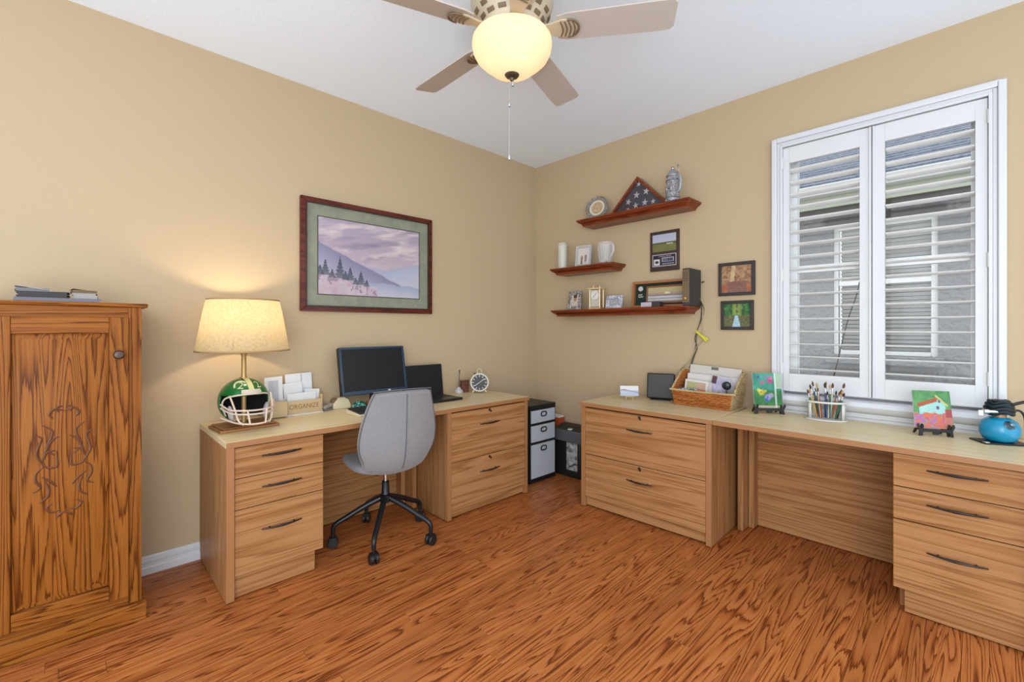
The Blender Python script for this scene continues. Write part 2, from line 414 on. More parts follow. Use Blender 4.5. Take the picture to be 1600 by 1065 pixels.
# ---------------------------------------------------------------- the house next door, seen through the window
nb = thing('neighboring_house', 'grey stucco house beyond the window with blinds and shingled roof', 'house', (3.0, -2.3, 0), -90)
st = NT('grey_stucco'); tc = st.n('ShaderNodeTexCoord'); nz = st.n('ShaderNodeTexNoise'); nz.inputs['Scale'].default_value = 16; nz.inputs['Detail'].default_value = 4
st.l(tc.outputs['Object'], nz.inputs['Vector']); st.base(L4((150, 148, 149))); st.bump(nz.outputs[0], 1.0, .05); st.set(Roughness=.9)
# local: x = -(y+2.3), y into the house is +
NX = lambda yw: -(yw+2.3)
nx0, nx1 = NX(-1.87), NX(-2.745)
MB().box(-4, nx0, 0, .2, -.3, 2.56).box(nx1, 4, 0, .2, -.3, 2.56).box(nx0, nx1, 0, .2, -.3, .985).box(nx0, nx1, 0, .2, 2.43, 2.56).build('stucco_wall', st.mat, nb, smooth=False)
MB().box(nx0-.05, nx1+.05, -.13, .02, .89, .985).build('window_sill', st.mat, nb, .01)
MB().box(nx0-.06, nx1+.06, -.04, .02, 2.44, 2.52).build('window_head', plain('painted_shade_band', (120, 116, 110), .9), nb, .005)  # head band, the shadow above the window put into its dark colour
fm = MB().box(nx0, nx0+.05, .03, .1, .985, 2.43).box(nx1-.05, nx1, .03, .1, .985, 2.43).box(nx0+.05, nx1-.05, .03, .1, .985, 1.03).box(nx0+.05, nx1-.05, .03, .1, 2.385, 2.43).box(nx0+.05, nx1-.05, .02, .1, 1.755, 1.81)
fm.build('window_frame', M['louver'], nb, .004)
MB().box(nx0+.05, nx1-.05, .06, .064, 1.03, 1.755).build('pane', M['pane'], nb)
MB().box(nx0+.05, nx1-.05, .07, .074, 1.81, 2.385).build('pane', M['pane'], nb)
bl = MB()
for i in range(33):
    z = 1.05+i*.042; bl.m = T(0, .11, z, rx=-46); bl.box(nx0+.055, nx1-.055, -.0225, .0225, -.001, .001)
tag(bl.build('blind_slats', M['louver'], nb), kind='stuff')
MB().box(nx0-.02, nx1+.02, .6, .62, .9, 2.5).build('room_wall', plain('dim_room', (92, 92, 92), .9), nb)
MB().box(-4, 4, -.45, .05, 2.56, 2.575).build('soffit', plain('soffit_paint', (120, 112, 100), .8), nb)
MB().box(-4, 4, -.47, -.445, 2.56, 2.69).build('fascia', plain('fascia_green', (196, 202, 178), .7), nb)
MB().prism([(-.56, 2.79), (-.575, 2.78), (-.55, 2.69), (-.47, 2.68), (-.47, 2.79)], -4, 4, 'x').build('gutter', M['white'], nb)
rf = MB(); sl = .48
for i in range(26):
    y0 = -.50+i*.14; z0 = 2.80+i*.14*sl
    rf.prism([(y0, z0), (y0+.17, z0+.17*sl-.018), (y0+.17, z0+.17*sl-.03), (y0, z0-.012)], -4.5, 4.5, 'x')
tag(rf.build('shingle_courses', speckle('blue_grey_shingle', [(96, 104, 124), (120, 126, 142), (140, 144, 156), (112, 116, 132)], 22, .9), nb, smooth=False), kind='stuff')
tw = thing('twig', 'thin dark bare twig rising outside the window', 'twig', (1.2, 0, 0))
p = [onx(1302, 592, 1.2), onx(1310, 560, 1.2), onx(1318, 525, 1.2), onx(1328, 490, 1.2), onx(1338, 462, 1.2), onx(1343, 440, 1.2)]
g = onx(1290, 620, 1.2)
MB().tube(smoothpts([(0, g.y+.05, 0), (0, g.y+.02, .4)] + [(0, q.y, q.z) for q in p]), .004, 6).build('stem', plain('dark_twig', (60, 52, 44), .8), tw)
MB().box(.23, 8, -9, 6, -.34, -.3).build('ground_outside', plain('pale_bounce_ground', (214, 210, 202), .95))  # ground colour made pale to bounce light up onto the louvers
tag(bpy.data.objects['ground_outside'], 'bare ground between the houses', None, None, 'structure')

# ================================================================ furniture (local frame: x to the right, front at -y, wall at y = 0)
def pull(parent, xc, y, z, w=.185):
    pts = []
    for i in range(11):
        t = -1+2*i/10; pts.append((xc+t*w/2, y-.008-.016*(1-t*t), z))
    h = MB().tube(pts, [.003+.0035*(1-abs(-1+2*i/10)) for i in range(11)], 8)
    for t in (-.62, .62): h.tube([(xc+t*w/2, y+.001, z), (xc+t*w/2, y-.018, z)], .004, 8)
    return h.build('handle', M['handle'], parent)
def lock(parent, xc, y, z):
    h = MB(); h.m = T(xc, y+.001, z, rx=90); h.lathe([(.0095, 0), (.0095, .004), (.007, .006)], 16)
    h.box(-.0012, .0012, -.005, .005, .006, .0065)
    h.m = T(xc, y-.006, z-.009); h.box(.004, .012, -.006, 0, -.006, .004); h.build('lock', M['black'], parent)
def lateral(label, loc, rz, w, d):
    t = thing('file_cabinet', label, 'cabinet', loc, rz)
    bx('tabletop', M['oaktop'], t, -.008, w+.008, -d-.012, 0, .722, .75, .002)
    bx('edge_band', M['edge'], t, -.0085, w+.0085, -d-.0135, -d-.0118, .723, .7495, .0005)
    for x in (0, w-.032):
        s = bx('side_panel', M['oak_z'], t, x, x+.032, -d, -.005, .006, .722, .0015)
        bx('edge_band', M['edge'], s, x+.0005, x+.0315, -d-.0012, -d+.0002, .0065, .7215, .0005)
        for yy in (-d+.03, -.05): bx('foot', M['black'], s, x+.006, x+.026, yy-.012, yy+.012, 0, .006, 0)
    bx('back_panel', M['oak_x'], t, .032, w-.032, -.02, -.005, .03, .722)
    bx('plinth', M['oak_x'], t, .032, w-.032, -d+.024, -d+.044, .012, .074)
    for z0, z1 in ((.383, .712), (.077, .379)):
        dr = bx('drawer', M['oak_x'], t, .034, w-.034, -d+.002, -d+.022, z0, z1, .0015)
        pull(dr, w*.485 if w < .8 else w*.5, -d+.002, z1-.104)
        lock(dr, w*.485 if w < .8 else w*.5, -d+.002, z1-.014)
    bx('carcass', M['oak_x'], t, .033, w-.033, -d+.045, -.02, .04, .70, 0)
    return t
lateral('oak lateral file cabinet with two locking drawers beside the clear drawer tower', (-1.462, -.005, 0), 0, .762, .585)
lateral('wide oak lateral file cabinet with two locking drawers under the basket', (W-.036, -1.010, 0), -88.2, .918, .592)
def desk(label, loc, rz, mirror, L, d, front):
    # pedestal on the left when mirror = 1, on the right when -1
    t = thing('desk', label, 'desk', loc, rz)
    def B(name, mat, par, x0, x1, *a, bevel=.0015):
        if mirror < 0: x0, x1 = L-x1, L-x0
        return bx(name, mat, par, x0, x1, *a, bevel)
    bx('tabletop', M['oaktop'], t, .0005, L-.0005, -d, 0, .722, .75, .002)
    bx('edge_band', M['edge'], t, .0005, L-.0005, -d-.0012, -d+.0002, .723, .7495, .0005)
    s = B('side_panel', M['oak_z'], t, 0, .034, -d+.001, -.005, .006, .722)
    B('edge_band', M['edge'], s, .0005, .0335, -d-.0005, -d+.0012, .0065, .7215, bevel=.0005)
    B('foot', M['black'], s, .006, .028, -d+.02, -d+.05, 0, .006, bevel=0); B('foot', M['black'], s, .006, .028, -.07, -.04, 0, .006, bevel=0)
    px1 = .45
    B('pedestal_side', M['oak_z'], t, px1-.035, px1-.017, -d+.08, -.02, .01, .722)
    B('carcass', M['oak_x'], t, .035, px1-.036, -d+.04, -.02, .11, .71, bevel=0)
    B('plinth', M['oak_x'], t, .036, px1-.037, -d+front+.018, -d+front+.036, .006, .112)
    B('foot', M['black'], t, .05, px1-.06, -d+.06, -.06, 0, .008, bevel=0)
    for i, (z0, z1, hz) in enumerate(((.572, .716, .662), (.424, .568, .512), (.112, .420, .304))):
        dr = B('drawer', M['oak_x'], t, .037, px1, -d+front, -d+front+.02, z0, z1)
        xc = .244 if mirror > 0 else L-.244
        pull(dr, xc, -d+front, hz)
    B('modesty_panel', M['oak_x'], t, px1-.018, L-.07, -.075, -.057, .006, .722)
    B('end_panel', M['oak_z'], t, L-.036, L-.004, -.235, -.005, .004, .722)
    B('end_panel', M['oak_z'], t, L-.072, L-.04, -.145, -.005, .004, .722)
    return t
desk('oak desk with three drawers holding the helmet lamp and computer', (-2.728, -.002, 0), 0, 1, 1.255, .605, .012)
desk('oak desk with three drawers below the shuttered window', (W-.003, -1.960, 0), -90, -1, 1.25, .611, .022)

# ---------------------------------------------------------------- golden oak cabinet on the left
t = thing('oak_cabinet', 'tall golden oak cabinet with carved raised panel door', 'cabinet', (-3.515, -.02, 0), 0)
cw, cd = .497, .412
MB().prism([(-cd-.022, 1.372), (-cd-.028, 1.38), (-cd-.022, 1.39), (0, 1.39), (0, 1.372)], -.022, cw+.022, 'x').build('top', M['cab_x'], t, .004)
bx('side_panel', M['cab_z'], t, 0, .018, -cd, 0, .08, 1.372); bx('side_panel', M['cab_z'], t, cw-.018, cw, -cd, 0, .08, 1.372)
bx('back_panel', M['cab_z'], t, .018, cw-.018, -.012, -.002, .08, 1.372)
for x0, x1 in ((0, .045), (cw-.045, cw)): bx('face_stile', M['cab_z'], t, x0, x1, -cd-.018, -cd, .08, 1.372)
bx('face_rail', M['cab_x'], t, .045, cw-.045, -cd-.018, -cd, 1.325, 1.372); bx('face_rail', M['cab_x'], t, .045, cw-.045, -cd-.018, -cd, .08, .125)
MB().box(-.016, cw+.016, -cd-.036, -.002, 0, .083).build('plinth', M['cab_x'], t, .004)
dr = bx('door', M['cab_z'], t, .047, cw-.047, -cd-.016, -cd-.004, .127, 1.323, .001)
yf = -cd-.036
for x0, x1 in ((.045, .108), (cw-.108, cw-.045)): bx('door_stile', M['cab_z'], dr, x0, x1, yf, -cd-.016, .122, 1.328, .004)
for z0, z1 in ((.122, .19), (1.262, 1.328)): bx('door_rail', M['cab_x'], dr, .108, cw-.108, yf+.0005, -cd-.016, z0, z1, .003)
x0, x1, z0, z1 = .110, cw-.110, .192, 1.260
pn = MB(); e = .026
pn.add([(x0, yf+.017, z0), (x1, yf+.017, z0), (x1, yf+.017, z1), (x0, yf+.017, z1), (x0+e, yf+.006, z0+e), (x1-e, yf+.006, z0+e), (x1-e, yf+.006, z1-e), (x0+e, yf+.006, z1-e)],
       [(4, 5, 6, 7), (0, 1, 5, 4), (1, 2, 6, 5), (2, 3, 7, 6), (3, 0, 4, 7), (3, 2, 1, 0)])
pn.build('raised_panel', M['cab_z'], dr)
cv = MB(); cxp, cz, yc = cw*.5+.005, .735, yf+.0055
strokes = [[(.0, .215), (.022, .225), (.034, .205), (.026, .188)], [(.012, .21), (.018, .23), (.004, .235)], [(.05, .165), (.028, .14), (.03, .11), (.04, .07), (.022, .04)],
           [(.07, .13), (.052, .115), (.058, .08), (.062, .05), (.052, .02), (.047, 0)], [(.012, .115), (.028, .10), (.042, .06), (.05, .02)],
           [(.02, .06), (.04, .055), (.045, .03)], [(.018, .058), (.016, .02), (.018, -.005), (.04, -.003), (.05, .02)], [(.047, 0), (.062, -.02), (.064, -.05), (.054, -.08), (.07, -.095)],
           [(.05, -.04), (.032, -.06), (.018, -.085)], [(.045, -.05), (.035, -.09), (.038, -.12), (.056, -.14)], [(.008, -.18), (.028, -.185), (.04, -.165), (.028, -.15)], [(.0, -.19), (.012, -.2), (.018, -.21)]]
for sgn in (-1, 1):
    for s_ in strokes:
        pts = smoothpts([(cxp+sgn*a*1.25, yc, cz+b) for a, b in s_], 5); n = len(pts)
        cv.tube(pts, [.0012+.0036*math.sin(math.pi*(i+.3)/(n+.3)) for i in range(n)], 6)
cv.build('carving', plain('carved_oak_stain', (112, 60, 24), .4), dr)
k = MB(); k.m = T(cw-.079, yf, 1.17, rx=90); k.lathe([(.008, -.001), (.008, .012), (.017, .02), (.019, .028), (.014, .035), (0, .037)], 20); k.build('knob', plain('dark_knob', (78, 44, 22), .3), dr)
# papers on the cabinet
zc = 1.3902
def paperstack(name, label, cat, x0, x1, y0, y1, z0, h, n, rz, edge, top, group=None, tilt=0):
    t = thing(name, label, cat, ((x0+x1)/2, (y0+y1)/2, z0), rz, group); w, d = (x1-x0)/2, (y1-y0)/2
    m = MB()
    for i in range(n):
        j = rnd.uniform(-.004, .004); m.box(-w+j, w+j, -d, d, h*i/n, h*(i+.8)/n)
    m.build('pages', edge, t)
    c = MB(); c.m = T(0, 0, h*(n-.2)/n, ry=tilt); c.box(-w-.002, w+.002, -d-.002, d+.002, 0, .0015); c.build('cover', top, t); return t
pg = plain('grey_pages', (150, 148, 150), .8); dk = plain('dark_cover', (66, 60, 60), .6); tanc = plain('tan_cover', (150, 118, 84), .7)
paperstack('magazine', 'wide grey blue magazine stack lying lowest on the golden oak cabinet', 'magazine', -3.405, -3.15, -.37, -.20, zc, .017, 4, 1, plain('grey_blue_pages', (160, 160, 172), .7), plain('grey_blue_cover', (120, 120, 134), .5))
paperstack('magazine', 'narrow magazine stack with dark page edges on the oak cabinet', 'magazine', -3.395, -3.25, -.36, -.21, zc+.0182, .025, 10, -2, dk, pg)
paperstack('pamphlet', 'curled pale pamphlet lying on the dark-edged magazines', 'pamphlet', -3.405, -3.31, -.35, -.24, zc+.0450, .012, 3, 4, pg, plain('light_cover', (206, 200, 196), .6), None, 9)
paperstack('booklet', 'small stack of pale booklets on the grey blue magazines', 'booklet', -3.235, -3.16, -.35, -.22, zc+.0182, .024, 6, -3, plain('pale_pages', (208, 196, 190), .8), pg)
paperstack('booklet', 'tan covered booklet topping the pale booklet stack', 'booklet', -3.24, -3.165, -.345, -.225, zc+.0440, .012, 2, 5, tanc, tanc, None, 7)

# ---------------------------------------------------------------- storage tower, bin, box in the corner
t = thing('drawer_tower', 'black plastic tower with three clear drawers in the corner', 'drawers', (-.55, -.08, 0), 0)
w, d = .32, .39
MB().box(0, w, -d-.004, 0, .60, .64).build('top', M['black'], t, .004)
fr = MB().box(0, .012, -d, 0, .02, .60).box(w-.012, w, -d, 0, .02, .60).box(.012, w-.012, -.012, 0, .02, .60)
for z in (.02, .318, .474): fr.box(.012, w-.012, -d, -.012, z, z+.018)
fr.box(0, w, -d-.002, 0, .0, .02); fr.build('frame', M['black'], t, .002)
cl = NT('frosted_clear_plastic'); cl.base(L4((196, 200, 210))); cl.set(Roughness=.3); cl.b.inputs['Transmission Weight'].default_value = .25; cl.b.inputs['IOR'].default_value = 1.2
for z0, z1, hz in ((.494, .597, .562), (.338, .472, .432), (.04, .316, .276)):
    dr = MB().box(.014, w-.014, -d-.008, -d+.004, z0, z1).build('drawer', cl.mat, t, .003)
    bx('drawer_tub', plain('grey_tub', (170, 172, 178), .5), dr, .02, w-.02, -d+.006, -.02, z0+.002, z1-.02)
    h = MB(); h.m = T(w*.5, -d-.008, hz)
    h.tube([(.032*math.copysign(abs(math.cos(a))**.6, math.cos(a)), -.003, .018*math.copysign(abs(math.sin(a))**.7, math.sin(a))) for a in [2*math.pi*i/24 for i in range(24)]], .0055, 8, True)
    h.build('handle', M['black'], dr)
t = thing('waste_bin', 'black waste bin with grey rim and clear liner', 'bin', (-.012, -.405, 0), -90)
bw, bd = .30, .17
MB().box(.012, bw-.012, -bd+.012, -.012, 0, .302).build('body', M['black'], t, .01)
bx('rim', plain('grey_rim', (96, 96, 100), .5), t, 0, bw, -bd, 0, .30, .40, .01)
MB().prism([(-bd+.006, .40), (-.08, .425), (-.004, .43), (-.004, .40)], .006, bw-.006, 'x').build('lid', M['black'], t, .006)
bx('tag', M['white'], t, .15, .19, -bd+.015, -bd+.045, .402, .413, .002)
ln = NT('crumpled_liner'); tc = ln.n('ShaderNodeTexCoord'); nz = ln.n('ShaderNodeTexNoise'); nz.inputs['Scale'].default_value = 14; nz.inputs['Detail'].default_value = 5; nz.inputs['Distortion'].default_value = 1.5
ln.l(tc.outputs['Object'], nz.inputs['Vector']); ln.base(ln.ramp(nz.outputs[0], [(.32, A4((70, 68, 66))), (.5, A4((170, 168, 164))), (.68, A4((210, 208, 204)))])); ln.set(Roughness=.25); liner_mat = ln.mat
bx('liner', liner_mat, t, .14, .26, -bd+.009, -bd+.02, .06, .30, .006)
t = thing('cardboard_box', 'orange cardboard box with white papers behind the waste bin', 'box', (-.085, -.26, 0), 0)
bx('body', plain('orange_card', (196, 84, 40), .7), t, 0, .08, -.13, 0, 0, .47)
bx('papers', M['paper'], t, .004, .076, -.126, -.004, .47, .485)
# ================================================================ office chair (local frame: forward = +y)
t = thing('office_chair', 'grey fabric swivel office chair with black five-star base', 'chair', (-1.868, -.512, 0), -7)
def shell_grid(rows, nt=10):
    vs = []; fs = []
    for (yy, zz, hw, cy_, cz_) in rows:
        for i in range(nt+1):
            u = -1+2*i/nt; vs.append((hw*u, yy+cy_*u*u, zz+cz_*u*u))
    n = nt+1
    for r in range(len(rows)-1):
        for i in range(nt): fs.append((r*n+i, r*n+i+1, (r+1)*n+i+1, (r+1)*n+i))
    return vs, fs
def shellpart(name, rows, thick):
    vs, fs = shell_grid(rows); me = bpy.data.meshes.new(name); me.from_pydata(vs, [], fs); me.shade_smooth()
    o = link(name, me, M['fabric'], t)
    s = o.modifiers.new('solid', 'SOLIDIFY'); s.thickness = thick; s.offset = 0
    b = o.modifiers.new('sub', 'SUBSURF'); b.levels = 2; b.render_levels = 2
    return o
seat_rows = [(.235, .462, .165, -.03, -.01), (.225, .478, .195, -.03, .0), (.16, .482, .215, -.01, .006), (.05, .468, .222, 0, .014), (-.06, .456, .215, .01, .025), (-.13, .452, .20, .03, .03), (-.175, .462, .188, .05, .03)]
back_rows = [(-.172, .458, .188, .05, .03), (-.205, .482, .188, .065, .02), (-.232, .53, .205, .075, .01), (-.248, .60, .232, .078, 0), (-.256, .68, .236, .07, 0), (-.262, .78, .218, .055, 0), (-.268, .87, .192, .04, -.004), (-.274, .915, .178, .03, -.006), (-.277, .93, .172, .028, -.008)]
shellpart('seat', seat_rows, .045)
bk = shellpart('backrest', back_rows, .036)
def bp(r, u, off): return (back_rows[r][2]*u, back_rows[r][0]+back_rows[r][3]*u*u-off, back_rows[r][1]+back_rows[r][4]*u*u)
MB().tube(smoothpts([bp(r, .06, .0185) for r in range(1, 8)]), .003, 6).build('seam', M['piping'], bk)
for s_ in (-1, 1):
    MB().tube(smoothpts([bp(r, s_*.965, .016) for r in range(0, 9)]), .004, 6).build('piping', M['piping'], bk)
MB().tube(smoothpts([(back_rows[8][2]*u, back_rows[8][0]+back_rows[8][3]*u*u-.012, .94+back_rows[8][4]*u*u) for u in [-1+.2*i for i in range(11)]], 2), .004, 6).build('piping', M['piping'], bk)
m = MB(); m.lathe([(.013, .34), (.013, .425)], 16); m.build('gas_lift', M['chrome'], t)
m = MB(); m.lathe([(.03, .262), (.024, .275), (.021, .352), (.016, .354)], 20); m.build('column_sleeve', M['blackmetal'], t)
MB().box(-.09, .09, -.08, .09, .418, .436).build('seat_plate', M['black'], t, .004)
MB().tube(smoothpts([(.05, .0, .424), (.16, -.01, .42), (.2, -.015, .412)]), [.005]*12+[.008], 8).build('lever', M['black'], t)
MB().lathe([(.028, .225), (.036, .232), (.036, .268), (.026, .275)], 20).build('hub', M['blackmetal'], t)
for i in range(5):
    a = R(13.5+7+72*i); c, s_ = math.cos(a), math.sin(a)
    pts = smoothpts([(c*.02, s_*.02, .255), (c*.12, s_*.12, .215), (c*.22, s_*.22, .165), (c*.275, s_*.275, .138), (c*.296, s_*.296, .115), (c*.298, s_*.298, .075)], 5)
    n = len(pts); lg = MB().tube(pts, [.018-.006*i2/n for i2 in range(n)], 10).build('leg', M['blackmetal'], t)
    w_ = MB()
    for o_ in (-.014, .014):
        w_.m = T(c*.298, s_*.298, .03, rz=math.degrees(a)+20+35*i) @ T(o_, 0, 0, ry=90); w_.lathe([(.026, -.010), (.030, -.006), (.030, .006), (.026, .010)], 18)
    w_.m = T(c*.298, s_*.298, .05); w_.lathe([(.006, -.02), (.006, .03), (.010, .032), (.010, .036)], 10)
    w_.m = T(c*.298, s_*.298, .036, rz=math.degrees(a)+20+35*i); w_.box(-.022, .022, -.022, .018, -.002, .024)
    w_.build('caster', M['black'], lg)

# ================================================================ ceiling fan
FX, FY = CX + _F.x*2.0, CY + _F.y*2.0
t = thing('ceiling_fan', 'beige five-blade ceiling fan with amber glass bowl light', 'fan', (FX, FY, CEIL), 0)
zc = CEIL
cream = plain('antique_cream_metal', (214, 198, 170), .4); brz = plain('bronze_relief', (128, 104, 76), .5)
blade_m = plain('beige_blade', (212, 200, 190), .4)
MB().lathe([(.10, 2.848-zc), (.165, 2.82-zc), (.182, 2.76-zc), (.182, 2.70-zc), (.165, 2.645-zc), (.135, 2.61-zc), (.128, 2.585-zc), (.10, 2.575-zc)], 48).build('motor_housing', cream, t)
ho = MB()
for k in range(16):
    a = 2*math.pi*k/16
    for j in range(2):
        ho.m = Matrix.Rotation(a+j*.13, 4, 'Z') @ T(.160-.022*j, 0, 2.642-.028*j-zc, ry=38); ho.box(-.002, .004, -.020, .014, -.009, .009)
ho.build('housing_vents', brz, t, .001)
bp_ = [(.092, 2.556), (.135, 2.560), (.166, 2.557), (.1735, 2.545), (.176, 2.525), (.171, 2.497), (.158, 2.472), (.138, 2.452), (.114, 2.433), (.094, 2.416), (.07, 2.404), (.04, 2.398), (.012, 2.396)]
MB().shell([(r, z-zc) for r, z in bp_[1:]], 56).build('glass_bowl', M['bowl'], t)
MB().lathe([(.09, 2.575-zc), (.12, 2.568-zc), (.138, 2.562-zc), (.05, 2.562-zc)], 40).build('light_fitter', cream, t)
MB().lathe([(.030, 2.402-zc), (.032, 2.397-zc), (.026, 2.388-zc), (.010, 2.382-zc), (.008, 2.372-zc), (0, 2.370-zc)], 24).build('finial', plain('antique_bronze', (92, 80, 66), .3, .8), t)
for ang in (90, 18, -54, -126, 162):
    def RZ(m_): return Matrix.Rotation(R(ang), 4, 'Z') @ m_
    b = MB(); b.m = RZ(T(0, 0, 2.585-zc, rx=-13))
    prof = [(.20, -.055), (.24, -.066), (.62, -.073), (.675, -.070), (.69, -.055), (.69, .055), (.675, .070), (.62, .073), (.24, .066), (.20, .055)]
    b.prism(prof, -.003, .003, 'z'); bo = b.build('blade', blade_m, t, .001, segs=1)
    br = MB(); br.m = RZ(T(0, 0, 2.585-zc, rx=-13))
    br.prism([(.10, -.022), (.17, -.03), (.22, -.045), (.27, -.04), (.29, 0), (.27, .04), (.22, .045), (.17, .03), (.10, .022)], -.012, -.0031, 'z')
    bro = br.build('blade_iron', cream, bo, .003)
    r2 = MB(); r2.m = RZ(T(0, 0, 2.585-zc, rx=-13))
    for k in range(4): r2.tube(smoothpts([(.215+.017*k, -.036, -.0125), (.225+.017*k, 0, -.0155), (.215+.017*k, .036, -.0125)], 4), .003, 6)
    r2.tube([(.25+.042*math.cos(a), .042*math.sin(a), -.011) for a in [R(-100+200*i/12) for i in range(13)]], .005, 6)
    r2.build('relief', brz, bro)
def chain(pts_z, x, y, name):
    c = MB(); z = pts_z[0]
    while z > pts_z[1]: c.ball((x, y, z-zc), .0021, 6, 4); z -= .0075
    c.tube([(x, y, pts_z[0]-zc), (x, y, pts_z[1]-zc)], .0006, 5)
    for q in pts_z[2:]: c.m = T(x, y, q-zc); c.lathe([(0, 0), (.005, .004), (.006, .012), (.004, .03), (.002, .034), (0, .036)], 12); c.m = Matrix.Identity(4)
    c.build(name, M['silver'], t)
chain((2.385, 2.04, 2.255, 2.02), -.012*_R.x, -.012*_R.y, 'pull_chain'); chain((2.372, 2.36, 2.345), .003*_R.x, .003*_R.y, 'pull_chain')
def bulb(name, loc, power, col, r=.03, parent=None):
    l = bpy.data.lights.new(name, 'POINT'); l.energy = power; l.color = col; l.shadow_soft_size = r
    o = bpy.data.objects.new(name, l); COL.objects.link(o); o.location = loc
    if parent: o.parent = parent
    return o
for a in (20, 140, 260): bulb('fan_bulb', (.07*math.cos(R(a)), .07*math.sin(R(a)), 2.515-zc), .26, lin((255, 234, 208)), .025, t)

# ================================================================ large framed landscape on the left wall
t = thing('framed_print', 'large framed misty mountain landscape print above the desk', 'picture', (-1.6975, 0, 1.761), 0)
fw, fh = .4975, .3695
def frame4(par, w, h, b, y0, y1, mats, bevel=.004, name='frame_rail'):
    for sx in (-1, 1):
        MB().prism([(sx*w, -h), (sx*w, h), (sx*(w-b), h-b), (sx*(w-b), -h+b)], y0, y1, 'y').build(name, mats, par, bevel)
    for sz in (-1, 1):
        MB().prism([(-w, sz*h), (w, sz*h), (w-b, sz*(h-b)), (-w+b, sz*(h-b))], y0, y1, 'y').build(name, mats, par, bevel)
frame4(t, fw, fh, .034, -.03, -.001, M['cherry_dark'])
frame4(t, fw-.030, fh-.030, .008, -.034, -.022, plain('dark_lip', (54, 22, 18), .35), .001, 'frame_lip')
def matf(u, v):
    n = fbm(u*26, v*20, 5); return lp((136, 142, 122), (164, 164, 140), n)
picture('mat_board', t, -fw+.033, fw-.033, -fh+.033, fh-.033, -.014, 46, 34, matf)
aw, ah = .383, .2535
frame4(t, aw+.006, ah+.006, .006, -.0165, -.0141, plain('mat_bevel', (84, 74, 70), .6), 0, 'inner_mat')
def land(u, v):
    c = lp((208, 186, 196), (178, 164, 186), (v-.35)/.65)
    s = fbm(u*3+v*3.5, v*11-u*4, 11); c = lp(c, (232, 214, 214), (s-.48)*3)
    c = lp(c, (150, 138, 164), (fbm(u*2.6+v*3, v*9-u*3, 21)-.55)*3)
    if v < .5: c = lp(c, (214, 208, 226), (.5-v)*2)
    def ridge(h, col, soft=.05, deep=.26):
        nonlocal c
        if v < h: c = lp(lp(c, col, min(1, (h-v)/.015)), (206, 202, 218), (h-v)/deep*.85)
    ridge(.47-.16*u+.5*max(0, u-.62)+.03*fbm(u*9, 0, 2), (186, 182, 206), deep=.30)
    ridge(.30+.22*max(0, u-.55)*2+.02*fbm(u*14, 0, 3), (182, 190, 214), deep=.22)
    ridge(.66-.62*u+.03*fbm(u*12, 3, 4), (142, 138, 170), deep=.42)
    ridge(.20+.05*fbm(u*8, 1, 6)-.06*u, (168, 178, 204), deep=.14)
    if u < .55:
        base = .30-.30*u+.03*fbm(u*10, 7, 8)
        c = lp(c, lp((196, 166, 182), (222, 206, 216), fbm(u*14, v*14, 9)), (base-v)/.05) if v < base else c
        for tx, tz, th in ((.06, .25, .21), (.19, .22, .29), (.285, .20, .19), (.385, .15, .20), (.12, .22, .12), (.24, .2, .13), (.44, .13, .1), (.015, .25, .14), (.335, .15, .1)):
            hh = (v-tz)/th
            if 0 < hh < 1:
                wv = (1-hh)*(.030+.018*th/.2)*(.55+.45*abs(math.sin(hh*19+tx*40)))
                if abs(u-tx) < wv: c = lp(c, (72, 76, 92), .55+.45*hh)
        if v < base-.02 and fbm(u*34, v*20, 12) > .6 and v > base-.16: c = lp(c, (132, 118, 140), .55)
    return c
picture('landscape_print', t, -aw, aw, -ah, ah, -.0152, 150, 100, land)
bx('backing', M['black'], t, -fw+.03, fw-.03, -.012, -.002, -fh+.03, fh-.03, 0)

# ================================================================ lamp with football helmet base
LX, LY = -2.572, -.262
t = thing('table_lamp', 'lit table lamp with green football helmet base and linen shade', 'lamp', (LX, LY, .7502), 4)
MB().prism([(-.142, -.115), (.142, -.115), (.142, .095), (-.142, .095)], 0, .014, 'z').build('base', M['woodlight'], t, .004)
MB().prism([(-.130, -.103), (.130, -.103), (.130, .083), (-.130, .083)], .014, .022, 'z').build('base_plinth', M['woodlight'], t, .004)
HZ = .145
def hel(r, cut):
    vs = []; fs = []; nu, nv = 64, 40; keep = {}
    rx, ry, rz_ = .118*r, .138*r, .116*r
    for j in range(nv+1):
        th = math.pi*j/nv
        for i in range(nu):
            a = 2*math.pi*i/nu; x, y, z = math.sin(th)*math.cos(a), math.sin(th)*math.sin(a), math.cos(th)
            z2 = max(z, -.86); flare = 1+.06*max(0, -z)
            vs.append((rx*x*flare, ry*y*flare, HZ+rz_*z2))
    for j in range(nv):
        for i in range(nu):
            q = (j*nu+i, j*nu+(i+1) % nu, (j+1)*nu+(i+1) % nu, (j+1)*nu+i)
            c = sum((Vector(vs[k]) for k in q), Vector())/4; x, y, z = c.x/rx, c.y/ry, (c.z-HZ)/rz_
            if z < -.83: continue
            if y < -.12 and z < .36-.10*abs(x) and not (z > .1 and y > -.3): continue
            if y < -.12 and z < .30: continue
            fs.append(q)
    return vs, fs
for nm, sc, mt in (('helmet_shell', 1.0, plain('green_enamel', (26, 112, 52), .22)), ('helmet_liner', .955, plain('black_padding', (18, 16, 16), .9))):
    m = MB(); m.add(*hel(sc, 0)); o = m.build(nm, mt, t)
    md = o.modifiers.new('s', 'SOLIDIFY'); md.thickness = .004; md.offset = 0
